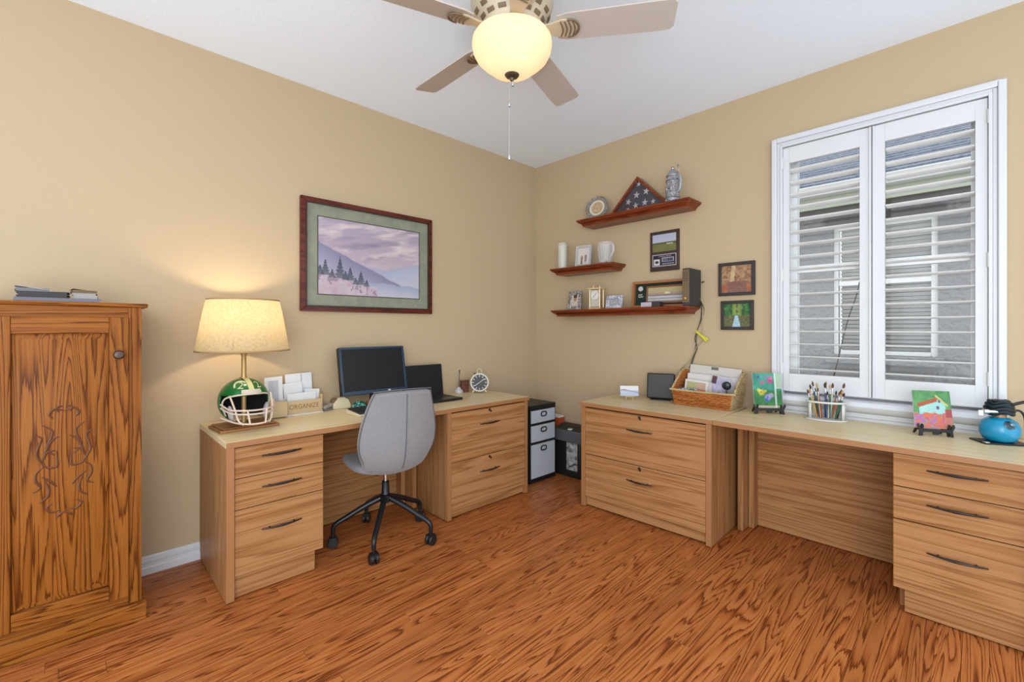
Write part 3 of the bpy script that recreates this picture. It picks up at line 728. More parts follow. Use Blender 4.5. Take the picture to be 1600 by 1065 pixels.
# edge trim of the opening, stripe, number plate
def onh(a, e, k=1.012):   # azimuth from front, elevation
    a, e = R(a-90), R(e); return (.118*k*math.cos(e)*math.cos(a), .138*k*math.cos(e)*math.sin(a), HZ+.116*k*math.sin(e))
trim_m = plain('pale_trim', (228, 216, 190), .5)
MB().tube(smoothpts([onh(-78, -38), onh(-74, -8), onh(-66, 10), onh(-45, 18), onh(-20, 21.5), onh(0, 22), onh(20, 21.5), onh(45, 18), onh(66, 10), onh(74, -8), onh(78, -38)], 4), .0045, 8).build('edge_trim', trim_m, t)
stp = MB()
for e in range(30, 150, 4):
    q = []
    for e2 in (e, e+4):
        ee = e2 if e2 <= 90 else 180-e2; az = 0 if e2 <= 90 else 180; ww = .013
        px_, py_, pz_ = onh(az, ee, 1.03); q.append((px_, py_, pz_))
    stp.add([(-ww, q[0][1], q[0][2]), (ww, q[0][1], q[0][2]), (ww, q[1][1], q[1][2]), (-ww, q[1][1], q[1][2])], [(0, 1, 2, 3)])
stp.build('stripe', plain('pale_yellow_stripe', (226, 220, 160), .4), t)
plate = MB()
for e0, e1 in ((24, 34),):
    for a in range(-26, 26, 4): plate.add([onh(a, e0, 1.035), onh(a+4, e0, 1.035), onh(a+4, e1, 1.035), onh(a, e1, 1.035)], [(0, 1, 2, 3)])
plate.build('nameplate', plain('nameplate_white', (222, 206, 190), .5), t)
for ch, az in (('2', -30), ('2', 26)):
    o = text_part('helmet_number', ch, .062, plain('pale_number', (226, 226, 178), .45), t, Matrix.Identity(4), .0005)
    for v in o.data.vertices:
        p_ = onh(az+v.co.x/.118*57.3*1.25, 46+v.co.y/.118*57.3, 1.035+v.co.z*2); v.co = p_
sw = MB().tube(smoothpts([onh(-46, 40, 1.03), onh(-52, 50, 1.03), onh(-46, 59, 1.03), onh(-26, 62, 1.03), onh(-14, 56, 1.03)], 5), .005, 6); sw.build('number_swirl', plain('pale_number', (226, 226, 178), .45), t)
fmk = plain('facemask_tan', (232, 208, 188), .4)
def mk(pts, r=.0046): return smoothpts(pts, 5), r
fm_ = MB()
for zz, yy, xx in ((-.030, -.185, .098), (-.048, -.192, .094), (-.098, -.196, .075)):
    fm_.tube(smoothpts([(-.126, -.06, HZ+zz+.025), (-xx-.008, yy*.72, HZ+zz+.004), (-xx*.6, yy, HZ+zz), (0, yy-.012, HZ+zz-.002), (xx*.6, yy, HZ+zz), (xx+.008, yy*.72, HZ+zz+.004), (.126, -.06, HZ+zz+.025)], 5), .0046, 8)
for sx in (-1, 1):
    fm_.tube(smoothpts([(sx*.098, -.105, HZ+.04), (sx*.088, -.155, HZ-.03), (sx*.078, -.17, HZ-.08), (sx*.06, -.19, HZ-.1)], 5), .0046, 8)
    fm_.tube([(sx*.045, -.198, HZ-.03), (sx*.036, -.206, HZ-.1)], .0046, 8)
fm_.build('facemask', fmk, t)
for sx in (-1, 1):
    m = MB(); m.m = T(sx*.085, -.075, HZ-.055, ry=sx*8); m.ball((0, 0, 0), (.013, .026, .042), 14, 8); m.build('jaw_pad', plain('pad_grey', (204, 196, 196), .7), t)
MB().lathe([(.012, .0), (.012, .30)], 16).build('inner_post', plain('tan_brass', (196, 158, 100), .35, .4), t, loc=(0, 0, .02))
m = MB(); m.lathe([(.016, HZ+.112), (.013, HZ+.13), (.0115, HZ+.2), (.012, HZ+.235), (.02, HZ+.26)], 20); m.build('stem', plain('tan_brass', (196, 158, 100), .35, .4), t)
SZ0, SZ1 = 1.158-.7502, 1.436-.7502
sh = MB(); sh.shell([(.222, SZ0), (.2035, SZ0+.11), (.185, SZ0+.215), (.171, SZ1)], 64); sh.build('shade', M['shade'], t)
for r, z, h in ((.2225, SZ0, .008), (.1715, SZ1-.008, .008)):
    m = MB(); m.shell([(r+.0012, z), (r+.0012-(.0005), z+h)], 64); o = m.build('shade_binding', plain('binding_tan', (190, 152, 100), .7), t); md = o.modifiers.new('s', 'SOLIDIFY'); md.thickness = .002
hp = MB().tube([(.022*math.cos(a), 0, HZ+.27+.022*math.sin(a)) for a in [2*math.pi*i/20 for i in range(20)]], .002, 6, True)
for a in (0, 120, 240): hp.tube([(.012*math.cos(R(a)), .012*math.sin(R(a)), SZ0+.02), (.21*math.cos(R(a)), .21*math.sin(R(a)), SZ0+.055)], .0018, 6)
hp.tube([(0, 0, HZ+.26), (0, 0, SZ0+.06)], .009, 10)
hp.build('harp', M['brass'], t)
m = MB(); m.ball((0, 0, SZ0+.115), .03); m.build('light_bulb', translucent('bulb_glass', (255, 240, 210), (255, 226, 170), 3, .5), t)
bulb('lamp_bulb', (0, 0, SZ0+.165), 7.5, lin((255, 234, 200)), .03, t)

# ================================================================ things on the left desk
DZ = .7502
t = thing('desk_organizer', 'pale wooden letter organizer with burnt lettering at the wall', 'organizer', (-2.262, -.014, DZ), 0)
bx('base', M['white'], t, -.155, .165, -.125, 0, 0, .008)
bx('letter_front', M['pine'], t, -.05, .155, -.118, -.110, .008, .088); bx('back', M['pine'], t, -.15, .155, -.010, -.002, .008, .10)
bx('end', M['pine'], t, .156, .163, -.118, -.002, .008, .115); bx('divider', M['pine'], t, -.055, -.049, -.118, -.010, .008, .09)
bx('pen_box', M['pine'], t, -.155, -.057, -.155, -.090, .008, .095); bx('end', M['pine'], t, -.155, -.148, -.088, -.010, .008, .095)
text_part('lettering', 'ORGANIZE', .04, plain('burnt_letters', (150, 104, 62), .7), t, T(.052, -.1184, .05, rx=90), .0003, .175)
envs = [(-.10, -.06, .10, .225, -2, 'tall white photo envelope standing left in the organizer'), (.055, -.03, .16, .235, -2, 'largest white letter standing at the back of the organizer'), (.00, -.05, .15, .18, -5, 'white letter with grey print tilted in the organizer'),
        (.11, -.07, .09, .135, 3, 'short white envelope at the right end of the organizer'), (.05, -.09, .17, .12, -2, 'low white envelope just behind the lettered front')]
for i, (ex, ey, ew, eh, tl, lb) in enumerate(envs):
    e_ = thing('envelope', lb, 'envelope', (-2.262+ex, -.014+ey, DZ+.0082), 0, 'letters in the organizer')
    m = MB(); m.m = T(0, 0, .004, ry=tl); m.box(-ew/2, ew/2, -.0012, .0012, abs(ew/2*math.sin(R(tl)))-.003, eh); m.build('sheet', M['paper'], e_)
    sd = i
    def ef(u, v, sd=sd):
        c = (236, 238, 242)
        if i == 0 and .18 < u < .8 and .2 < v < .92: c = lp((206, 210, 224), (184, 188, 208), fbm(u*5, v*5, 3))
        if i == 2 and abs(u-.2) < .04 and .5 < v < .9: c = (150, 154, 166)
        if i == 1 and (abs(u-.62) < .02 and v > .35 or (abs(u-.8) < .05 and .35 < v < .45)): c = (170, 172, 184)
        return c
    picture('print', e_, -ew/2+.004, ew/2-.004, .012, eh-.004, -.0014, 24, 24, ef, m.m)
t = thing('stapler', 'small grey stapler beside the tape dispenser', 'stapler', (-2.045, -.10, DZ), 25)
bx('base', plain('stapler_grey', (172, 164, 162), .3, .5), t, -.05, .05, -.014, .014, 0, .012, .004)
m = MB(); m.m = T(-.048, 0, .014, ry=-10); m.box(0, .095, -.013, .013, 0, .017); m.build('arm', plain('stapler_light', (206, 198, 194), .3, .3), t, .005)
t = thing('tape_dispenser', 'cream desktop tape dispenser behind the keyboard', 'tape dispenser', (-1.965, -.09, DZ), -10)
m = MB().prism([(-.055, 0), (.06, 0), (.065, .02), (.05, .06), (.02, .078), (-.02, .07), (-.045, .04), (-.05, .03)], -.022, .022, 'y'); m.build('body', M['cream'], t, .006)
m = MB(); m.m = T(-.036, 0, .05, rx=90); m.lathe([(.008, -.016), (.024, -.016), (.024, .016), (.008, .016)], 24); m.build('tape_roll', plain('tape_roll_tan', (120, 92, 70), .5), t)
# monitor
t = thing('computer_monitor', 'switched-off monitor with dark blue bezel behind the chair', 'monitor', (-1.752, -.175, DZ), 0)
mt = Matrix.Translation((0, 0, .09)) @ Matrix.Rotation(R(-11), 4, 'X')
bez = plain('blue_bezel', (28, 56, 84), .25)
def tb(name, mat, *b, bevel=.003, par=None): m = MB(); m.m = mt; m.box(*b); return m.build(name, mat, par or t, bevel)
hw, hh = .238, .318
tb('housing', M['black'], -hw, hw, .006, .04, 0, hh, bevel=.006)
for b in ((-hw, -hw+.016), (hw-.016, hw)): tb('bezel', bez, *b, -.008, .006, 0, hh)
for b in ((0, .026), (hh-.016, hh)): tb('bezel', bez, -hw+.016, hw-.016, -.008, .006, *b)
tb('screen', plain('dark_screen', (20, 20, 22), .35, spec=.3), -hw+.016, hw-.016, -.003, .006, .026, hh-.016, bevel=0)
tb('logo', M['silver'], .085, .105, -.0088, -.008, .008, .018, bevel=0)
MB().prism([(-.10, -.03), (.10, -.03), (.12, .085), (-.12, .085)], 0, .012, 'z').build('stand_base', M['black'], t, .004)
MB().box(-.03, .03, .02, .045, .012, .2).build('stand_neck', M['black'], t, .004)
# keyboard
t = thing('keyboard', 'cream keyboard with black keys partly behind the chair', 'keyboard', (-1.79, -.365, DZ), 3)
m = MB().prism([(-.085, 0), (.085, 0), (.085, .028), (-.085, .014)], -.225, .225, 'x'); m.build('case', M['cream'], t, .004)
key = None
for r_ in range(6):
    for c_ in range(20):
        x, y = -.209+c_*.022, -.068+r_*.0262
        z = .014+.014*(y+.085)/.17
        if key is None: o = MB().box(-.0095, .0095, -.0105, .0105, -.001, .008).build('key', plain('key_black', (38, 38, 40), .5), t, .0015, segs=1); key = o.data
        else: o = link('key', key, None, t)
        o.location = (x, y, z); o.rotation_euler = (R(4.7), 0, 0)
# small things under the monitor
t = thing('paperweight', 'teal green glass paperweight in front of the monitor', 'paperweight', (-1.905, -.245, DZ), 0)
m = MB(); m.m = T(0, 0, .03); m.ball((0, 0, 0), (.05, .04, .03), 20, 12); m.build('glass', speckle('teal_glass', [(8, 70, 66), (16, 110, 100), (10, 84, 78), (120, 206, 190), (6, 60, 60)], 34, .1), t)
t = thing('wooden_block', 'small reddish brown wooden block next to teal paperweight', 'block', (-1.835, -.245, DZ), 20)
MB().box(-.02, .02, -.015, .015, 0, .055).box(-.026, .026, -.02, .02, 0, .012).build('body', plain('red_brown_wood', (150, 84, 42), .4), t, .003)
t = thing('note_pad', 'stack of pale grey note paper under the monitor', 'notepad', (-1.75, -.245, DZ), 12)
MB().box(-.035, .035, -.03, .03, 0, .04).build('pages', plain('grey_note', (196, 194, 204), .8), t, .001)
t = thing('sticky_notes', 'orange sticky note cube beside the grey note pad', 'notepad', (-1.66, -.245, DZ), -10)
MB().box(-.03, .03, -.03, .03, 0, .05).build('pages', plain('orange_note', (206, 142, 84), .8), t, .001)
# laptop
t = thing('laptop', 'open black laptop beside the monitor', 'laptop', (-1.335, -.115, DZ), 0)
bx('base', M['blackmetal'], t, -.18, .18, -.245, 0, .0, .018, .003)
bx('keyboard_deck', plain('deck', (20, 22, 26), .6), t, -.16, .16, -.13, -.02, .018, .0195, 0)
bx('touchpad', plain('pad_dark', (48, 52, 58), .3), t, -.05, .05, -.225, -.145, .018, .0186, 0)
mt = Matrix.Translation((0, -.002, .018)) @ Matrix.Rotation(R(-7), 4, 'X')
lid = tb('lid', M['blackmetal'], -.18, .18, 0, .008, 0, .235)
tb('screen', plain('laptop_screen', (26, 30, 34), .35, spec=.3), -.170, .170, -.0012, .0, .014, .227, bevel=0, par=lid)
t = thing('pen', 'black pen lying on the open laptop', 'pen', (-1.225, -.10, DZ+.0199), 20)
MB().tube([(-.01, -.06, .004), (.04, -.05, .004)], .0038, 8).build('barrel', M['black'], t)
# desk pen stand, clock, box on the small file cabinet
t = thing('pen_stand', 'thin dark rod standing in a clear crystal base', 'pen stand', (-.985, -.09, DZ), 0)
m = MB().lathe([(.026, 0), (.034, .012), (.03, .028), (.018, .04), (.012, .052), (0, .054)], 10); m.build('crystal_base', M['cryst'], t, smooth=False)
MB().tube([(0, 0, .05), (.003, 0, .12), (.006, 0, .17)], .0035, 8).build('rod', plain('olive_rod', (104, 92, 66), .4), t); MB().tube([(.006, 0, .17), (.007, 0, .19)], .005, 8).build('tip', M['black'], t)
t = thing('decorative_box', 'small dark red patterned box behind the alarm clock', 'box', (-.905, -.06, DZ), -15)
MB().box(-.032, .032, -.02, .02, 0, .088).build('body', speckle('red_pattern', [(88, 36, 26), (140, 78, 58), (70, 24, 20), (120, 52, 38), (180, 130, 104)], 70, .6), t, .002)
MB().box(-.034, .034, -.022, .022, .088, .098).build('lid', plain('red_lid', (98, 42, 32), .5), t, .002)
t = thing('alarm_clock', 'round cream alarm clock with dark face on file cabinet', 'clock', (-.838, -.175, DZ), -40)
t.scale = (1.12, 1.12, 1.12)
cm = Matrix.Translation((0, 0, .077)) @ Matrix.Rotation(R(90), 4, 'X') @ Matrix.Diagonal((1, 1, 1, 1))
def cl_(name, prof, mat, seg=40): m = MB(); m.m = cm; m.lathe(prof, seg); return m.build(name, mat, t)
cl_('case', [(.055, -.04), (.064, -.035), (.066, .0), (.066, .012)], M['cream'])
rg = MB(); rg.m = cm; rg.tube([(.0625*math.cos(a), .0625*math.sin(a), .013) for a in [2*math.pi*i/40 for i in range(40)]], .0065, 10, True); rg.build('bezel', plain('cream_ring', (236, 228, 214), .35), t)
fc = cl_('dial', [(.058, .012), (.058, .0135)], plain('dial_dark', (64, 62, 66), .5))
mk_ = MB()
for i in range(12):
    a = R(30*i); mk_.m = cm @ Matrix.Rotation(-a, 4, 'Z'); mk_.box(-.0022, .0022, .040, .054, .0135, .0142)
mk_.build('hour_marks', M['white'], fc)
for a, l_, w_ in ((52, .045, .0018), (235, .042, .0018)):
    m = MB(); m.m = cm @ Matrix.Rotation(R(-a), 4, 'Z'); m.box(-w_, w_, -.006, l_, .0143, .0152); m.build('hand', M['white'], fc)
for sx in (-1, 1): MB().tube([(sx*.036, -.01, .026), (sx*.05, -.014, .006)], [.006, .007], 10).build('foot', M['cream'], t)
MB().tube(smoothpts([(-.016, 0, .142), (-.014, 0, .168), (0, 0, .176), (.014, 0, .168), (.016, 0, .142)]), .003, 8).build('carry_loop', M['cream'], t)
MB().tube([(-.034, 0, .134), (-.036, 0, .144)], .006, 8).build('button', M['black'], t)
# ================================================================ floating shelves on the window wall
SD = .20
def shelf(label, y0, y1, z):   # world y of left and right end
    L = y0-y1; t = thing('floating_shelf', label, 'shelf', (W-.0005, y0, z), -90)
    MB().box(0, L, -SD, 0, -.014, 0).build('top_board', M['cherry'], t, .0015)
    prof = [(0, -.014), (.008, -.016), (.012, -.024), (.026, -.030), (.036, -.040), (.040, -.046), (.040, -.054)]
    m = MB(); vs = []; fs = []
    for o, z_ in prof: vs += [(o, 0, z_), (o, -SD+o, z_), (L-o, -SD+o, z_), (L-o, 0, z_)]
    for i in range(len(prof)-1):
        for k in range(4): fs.append((4*i+k, 4*i+(k+1) % 4, 4*i+4+(k+1) % 4, 4*i+4+k))
    n = 4*(len(prof)-1); fs += [(3, 2, 1, 0), (n, n+1, n+2, n+3)]
    m.add(vs, fs); m.build('crown_moulding', M['cherry'], t); return t
S1, S2, S3 = 2.192, 1.806, 1.438
shelf('cherry floating shelf holding the flag case, topmost of three', -.65, -1.632, S1)
shelf('shortest cherry floating shelf holding the candle and glass mug', -.355, -1.01, S2)
shelf('cherry floating shelf holding the shadow box, lowest of three', -.365, -1.625, S3)
def ywall(px, X): return onx(px, 500, X).y
def wthing(name, label, cat, px, X, z, rz=0, group=None): return thing(name, label, cat, (X, ywall(px, X), z+.0003), -90+rz, group)

# --- top shelf
t = wthing('display_plate', 'round glass and silver display plate on the top shelf', 'plate', 933, -.055, S1, 10)
pm_ = Matrix.Translation((0, 0, .102)) @ Matrix.Rotation(R(78), 4, 'X')
def pl(name, prof, mat): m = MB(); m.m = pm_; m.lathe(prof, 40); return m.build(name, mat, t)
pl('rim', [(.06, -.004), (.101, .006), (.1015, .009), (.06, .001)], speckle('etched_rim', [(150, 146, 136), (196, 192, 180), (120, 116, 106), (210, 206, 196)], 60, .25, .5))
pl('ring', [(.052, .0), (.068, .003), (.066, .005), (.05, .003)], plain('ivory_ring', (240, 226, 206), .3))
pl('medallion', [(.052, -.002), (.052, .0035), (0, .0045)], speckle('gold_medallion', [(214, 184, 140), (196, 160, 116), (226, 206, 170)], 70, .3))
MB().tube(smoothpts([(-.035, -.05, .003), (-.035, .0, .003), (-.03, .03, .06)]), .003, 6).tube(smoothpts([(.035, -.05, .003), (.035, .0, .003), (.03, .03, .06)]), .003, 6).tube([(-.035, -.05, .003), (-.035, -.05, .02)], .003, 6).tube([(.035, -.05, .003), (.035, -.05, .02)], .003, 6).tube([(-.03, .03, .06), (.03, .03, .06)], .003, 6).build('stand', M['silver'], t)

fa = onx(951, 331, -.06); fb = onx(1046, 308, -.06); fcx = (fa.y+fb.y)/2; fw_ = (fa.y-fb.y)/2+.005; fh_ = .275
t = thing('flag_case', 'triangular wooden case with folded starry navy flag', 'flag case', (-.022, fcx, S1+.0003), -90)
def tri(k): # inset triangle
    return [(-fw_+k*2.4, k), (fw_-k*2.4, k), (0, fh_-k*1.5)]
A, Bq = tri(0), tri(.018)
for i in range(3):
    j = (i+1) % 3
    MB().prism([A[i], A[j], Bq[j], Bq[i]], -.045, .03, 'y').build('frame_rail', M['cherry'], t, .002)
q = tri(.0185); fl_ = MB().prism(q, -.012, -.004, 'y').build('flag', clothy('navy_flag', (52, 46, 62), (66, 58, 74), 300), t)
MB().prism(q, .02, .028, 'y').build('back_panel', M['black'], t)
def star(cx_, cz_, r, rot=0):
    return [(cx_+(r if k % 2 == 0 else r*.4)*math.sin(R(36*k+rot)), cz_+(r if k % 2 == 0 else r*.4)*math.cos(R(36*k+rot))) for k in range(10)]
for sx, sz, r, ro in ((-.002, .222, .022, 10), (-.022, .140, .030, 8), (.062, .152, .030, 14), (-.095, .098, .026, 20), (-.030, .058, .026, -6), (.050, .068, .028, 6), (-.098, .040, .016, 10), (.120, .062, .022, 0)):
    MB().prism(star(sx, sz, r, ro), -.0145, -.0121, 'y').build('star', plain('flag_white', (222, 214, 216), .8), fl_)
MB().prism(q, -.036, -.034, 'y').build('glass_front', M['pane'], t)

t = wthing('beer_stein', 'tall grey and blue lidded ceramic stein on the top shelf', 'stein', 1051, -.118, S1, -25)
stm = speckle('stein_glaze', [(70, 76, 96), (170, 172, 176), (120, 86, 78), (206, 206, 204), (92, 106, 134), (186, 180, 172), (110, 108, 110)], 55, .25)
MB().lathe([(.050, 0), (.054, .006), (.054, .018), (.047, .026), (.048, .036), (.046, .05), (.045, .10), (.043, .14), (.046, .148), (.046, .158), (.042, .165), (.042, .18), (.038, .184)], 32).build('body', stm, t)
for z_, r in ((.03, .048), (.152, .047)):
    MB().lathe([(r-.004, z_-.005), (r+.002, z_), (r-.004, z_+.005)], 32).build('band', plain('stein_blue', (96, 114, 150), .3), t)
MB().lathe([(.045, .184), (.046, .192), (.04, .204), (.028, .222), (.014, .232), (.01, .238), (.012, .244), (.006, .256), (0, .262)], 28).build('lid', plain('pewter', (168, 170, 178), .3, .8), t)
MB().tube(smoothpts([(.042, 0, .165), (.075, 0, .168), (.086, 0, .13), (.074, 0, .075), (.046, 0, .06)]), .008, 10).build('handle', plain('stein_pale', (176, 184, 196), .3), t)
MB().tube(smoothpts([(.04, 0, .198), (.062, 0, .205), (.066, 0, .235), (.058, 0, .25)]), [.005]*18+[.009], 8).build('thumb_lift', plain('pewter', (168, 170, 178), .3, .8), t)
for k in range(7):
    a = 2*math.pi*k/7; m = MB(); m.ball((.044*math.cos(a), .044*math.sin(a), .098), (.012, .012, .03), 10, 6); m.build('relief_figure', speckle('stein_relief', [(200, 198, 196), (140, 104, 92), (176, 180, 190), (88, 96, 118)], 80, .3), t)

# --- middle shelf
t = wthing('candle_vase', 'white candle inside tall clear glass cylinder', 'candle', 879, -.08, S2)
m = MB(); m.lathe([(0, .0), (.044, 0), (.045, .003), (.045, .235), (.042, .235), (.042, .008), (0, .008)], 32); m.build('glass_cylinder', M['thin'], t)
MB().lathe([(.036, .009), (.036, .212), (.03, .214), (0, .212)], 28).build('candle', plain('white_wax', (236, 230, 220), .5), t)
MB().tube([(.0435*math.cos(2*math.pi*i/28), .0435*math.sin(2*math.pi*i/28), .235) for i in range(28)], .002, 6, True).build('rim', plain('glass_rim', (196, 180, 140), .2), t)
def pframe(name, label, px, X, z, w, h, th, mat, fn, tilt=8, rz=0, cat='photo frame', bd=.018, nx=26, ny=30):
    t = wthing(name, label, cat, px, X, z, rz); mm = Matrix.Rotation(R(-tilt), 4, 'X')
    for b in ((-w/2, -w/2+bd, 0, h), (w/2-bd, w/2, 0, h), (-w/2+bd, w/2-bd, 0, bd), (-w/2+bd, w/2-bd, h-bd, h)):
        m = MB(); m.m = mm; m.box(b[0], b[1], -th, 0, b[2], b[3]); m.build('frame_rail', mat, t, .003)
    picture('photo', t, -w/2+bd*.9, w/2-bd*.9, bd*.9, h-bd*.9, -th*.5, nx, ny, fn, mm)
    m = MB(); m.m = mm; m.box(-w/2+.004, w/2-.004, -.002, 0, .004, h-.004); m.build('backing', plain('grey_card', (150, 140, 130), .8), t)
    m = MB(); m.m = T(0, .0, 0); m.prism([(0, 0), (.06, 0), (.015, h*.6)], -.012, .012, 'x'); m.m = Matrix.Identity(4); m.build('easel_back', M['black'], t)
    return t
def wed(u, v):
    c = (232, 220, 210)
    if abs(u-.36) < .10 and v < .55: c = (110, 80, 84) if v < .42 else (150, 120, 110)
    if abs(u-.70) < .09 and v < .58: c = (120, 86, 90) if v > .15 else (200, 180, 176)
    return lp(c, (244, 238, 232), fbm(u*7, v*7, 3)*.5)
pframe('photo_frame', 'clear glass photo frame with two figures on the middle shelf', 911, -.075, S2, .15, .19, .014, M['cryst'], wed, 8, 8, bd=.024)
t = wthing('glass_mug', 'large fluted clear glass mug on the middle shelf', 'mug', 946, -.085, S2, -20)
mg = MB(); mg.lathe([(0, 0), (.045, 0), (.048, .004), (.052, .06), (.064, .15), (.066, .178), (.063, .178), (.06, .15), (.047, .06), (.042, .014), (0, .012)], 20); mg.build('bowl', M['mug'], t)
fl2 = MB()
for k in range(10):
    a = 2*math.pi*k/10; c, s_ = math.cos(a), math.sin(a); fl2.tube([(.0485*c, .0485*s_, .02), (.053*c, .053*s_, .06), (.065*c, .065*s_, .15)], .004, 6)
fl2.build('flutes', M['mug'], t)
MB().tube(smoothpts([(.064, 0, .15), (.10, 0, .145), (.104, 0, .09), (.055, 0, .05)]), .007, 8).build('handle', M['cryst'], t)
fz = MB()
for k in range(9): fz.ball((.03*math.cos(k*2.1)*((k % 3)/2+.2), .03*math.sin(k*2.1)*((k % 3)/2+.2), .022), .012, 10, 6)
fz.build('pebbles', speckle('pebbles', [(120, 118, 126), (206, 200, 204), (90, 88, 96), (226, 222, 224)], 40, .3), t)

# --- bottom shelf
def child(u, v):
    c = (226, 214, 200)
    if (u-.5)**2/.05+(v-.62)**2/.035 < 1: c = (196, 140, 112)
    if v > .74 and .25 < u < .75: c = (70, 48, 40)
    if v < .42 and abs(u-.5) < .38: c = (222, 206, 190)
    return lp(c, (120, 90, 74), (fbm(u*8, v*8, 4)-.5))
pframe('photo_frame', 'ornate silver photo frame with portrait on the lowest shelf', 898, -.075, S3, .135, .165, .016, speckle('ornate_silver', [(206, 204, 204), (120, 116, 118), (232, 230, 230), (160, 156, 158)], 50, .3, .6), child, 9, 4, bd=.032)
t = wthing('carriage_clock', 'brass and glass carriage clock on the lowest shelf', 'clock', 932, -.085, S3, 8)
MB().box(-.055, .055, -.04, .04, 0, .014).build('base', plain('pale_brass', (214, 190, 146), .3, .55), t, .003); MB().box(-.058, .058, -.043, .043, .165, .178).build('top', plain('pale_brass', (214, 190, 146), .3, .55), t, .003)
for sx in (-1, 1):
    for sy in (-1, 1): MB().tube([(sx*.046, sy*.032, .014), (sx*.046, sy*.032, .165)], .005, 8).build('column', plain('pale_brass', (214, 190, 146), .3, .55), t)
m = MB(); m.m = T(0, -.030, .115, rx=90); m.lathe([(.038, -.004), (.038, .002), (.036, .004)], 28); dl = m.build('dial', plain('dial_white', (240, 236, 230), .4), t)
for a, l_ in ((40, .028), (215, .022)):
    m = MB(); m.m = T(0, -.0345, .115) @ Matrix.Rotation(R(a), 4, 'Y'); m.box(-.0012, .0012, -.0006, .0006, -.004, l_); m.build('hand', M['black'], dl)
MB().box(-.03, .03, -.02, .02, .016, .065).build('movement', speckle('movement_brass', [(196, 160, 90), (96, 74, 40), (226, 200, 140), (60, 46, 30)], 80, .3, .6), t, .002)
MB().box(-.042, .042, -.026, -.02, .02, .16).build('backplate', plain('pale_plate', (216, 206, 186), .4), t)
MB().tube(smoothpts([(-.03, 0, .178), (-.026, 0, .2), (0, 0, .206), (.026, 0, .2), (.03, 0, .178)]), .004, 8).build('handle', plain('pale_brass', (214, 190, 146), .3, .55), t)
def cryf(u, v): return lp((214, 214, 222), (150, 150, 166), fbm(u*8, v*6, 5)) if not (.2 < u < .8 and .25 < v < .75) else lp((200, 206, 214), (176, 160, 150), fbm(u*9, v*6, 6))
pframe('photo_frame', 'low wide crystal photo frame right of the carriage clock', 960, -.09, S3, .15, .105, .022, speckle('cut_crystal', [(222, 222, 230), (160, 160, 176), (240, 240, 246), (190, 190, 206)], 46, .12), cryf, 10, -4, bd=.026)
# shadow box
sa = onx(987, 478, -.03); t = thing('shadow_box', 'oak shadow box with green mat and inset landscape photo', 'shadow box', (.005, sa.y, S3+.0003), -90)
sw_, sh_ = .46, .205; mm = Matrix.Rotation(R(-5), 4, 'X')
def sb(name, mat, *b, par=None, bevel=.002): m = MB(); m.m = mm; m.box(*b); return m.build(name, mat, par or t, bevel)
lo = plain('honey_oak', (178, 116, 66), .45)
for b in ((0, .018, 0, sh_), (sw_-.018, sw_, 0, sh_), (.018, sw_-.018, 0, .018), (.018, sw_-.018, sh_-.018, sh_)): sb('frame_rail', lo, b[0], b[1], -.04, 0, b[2], b[3])
sb('mat_board', plain('dark_green_mat', (14, 44, 34), .8), .018, sw_-.018, -.012, -.002, .018, sh_-.018, bevel=0)
m = MB(); m.m = mm @ T(.062, -.012, .152, rx=90); m.lathe([(.019, 0), (.021, .006), (.016, .012), (0, .014)], 24); m.build('medal', plain('pale_medal', (222, 216, 204), .35), t)
def inset(u, v):
    c = (206, 198, 184)
    if v > .62: c = lp((190, 170, 110), (214, 200, 150), fbm(u*6, v*6, 2))
    elif v > .5: c = (196, 160, 140)
    elif int(v*14) % 3 == 0: c = (150, 140, 146)
    else: c = (220, 212, 206)
    if (u-.55)**2*4+(v-.6)**2*8 < .03: c = (246, 236, 200)
    return c
i0, i1, j0, j1 = .115, .43, .03, .168
for b in ((i0, i0+.012, j0, j1), (i1-.012, i1, j0, j1), (i0+.012, i1-.012, j0, j0+.012), (i0+.012, i1-.012, j1-.012, j1)): sb('inner_rail', plain('red_oak_inner', (150, 86, 52), .45), b[0], b[1], -.024, -.012, b[2], b[3])
picture('photo', t, i0+.011, i1-.011, j0+.011, j1-.011, -.016, 40, 22, inset, mm)
# small cluster of pins on the mat
for k in range(9):
    m = MB(); m.m = mm @ T(.045+.009*(k % 5), -.0125, .09+.016*(k//5)-.003*(k % 2)); m.ball((0, 0, 0), (.005, .003, .006), 8, 5); m.build('pin', plain('pale_pin', (206, 196, 170), .4), t)
t = wthing('card_case', 'low dark box with white card edge before the shadow box', 'box', 1020, -.12, S3, 0)
bx('body', plain('dark_maroon', (58, 44, 46), .5), t, .005, .07, -.03, .03, 0, .038, .003); bx('cards', plain('lilac_cards', (206, 196, 204), .7), t, -.085, .004, -.025, .025, .002, .036, .001)
t = thing('speaker_box', 'dark upright speaker at the end of the lowest shelf', 'speaker', (-.09, ywall(1079, -.09), S3+.0003), -90)
bx('cabinet', plain('charcoal_cabinet', (50, 50, 54), .5), t, -.02, .032, -.085, .10, 0, .26, .004)
bx('grille', plain('bronze_grille', (128, 104, 72), .4, .3), t, -.018, .030, -.092, -.085, .02, .25, .002)
for k in range(5): bx('rib', plain('dark_rib', (84, 68, 50), .5), t, -.014, .026, -.0935, -.092, .17+k*.014, .176+k*.014, 0)
m = MB(); m.m = T(.006, -.092, .05, rx=90); m.lathe([(.008, 0), (.008, .008), (0, .009)], 14); m.build('knob', M['brass'], t)
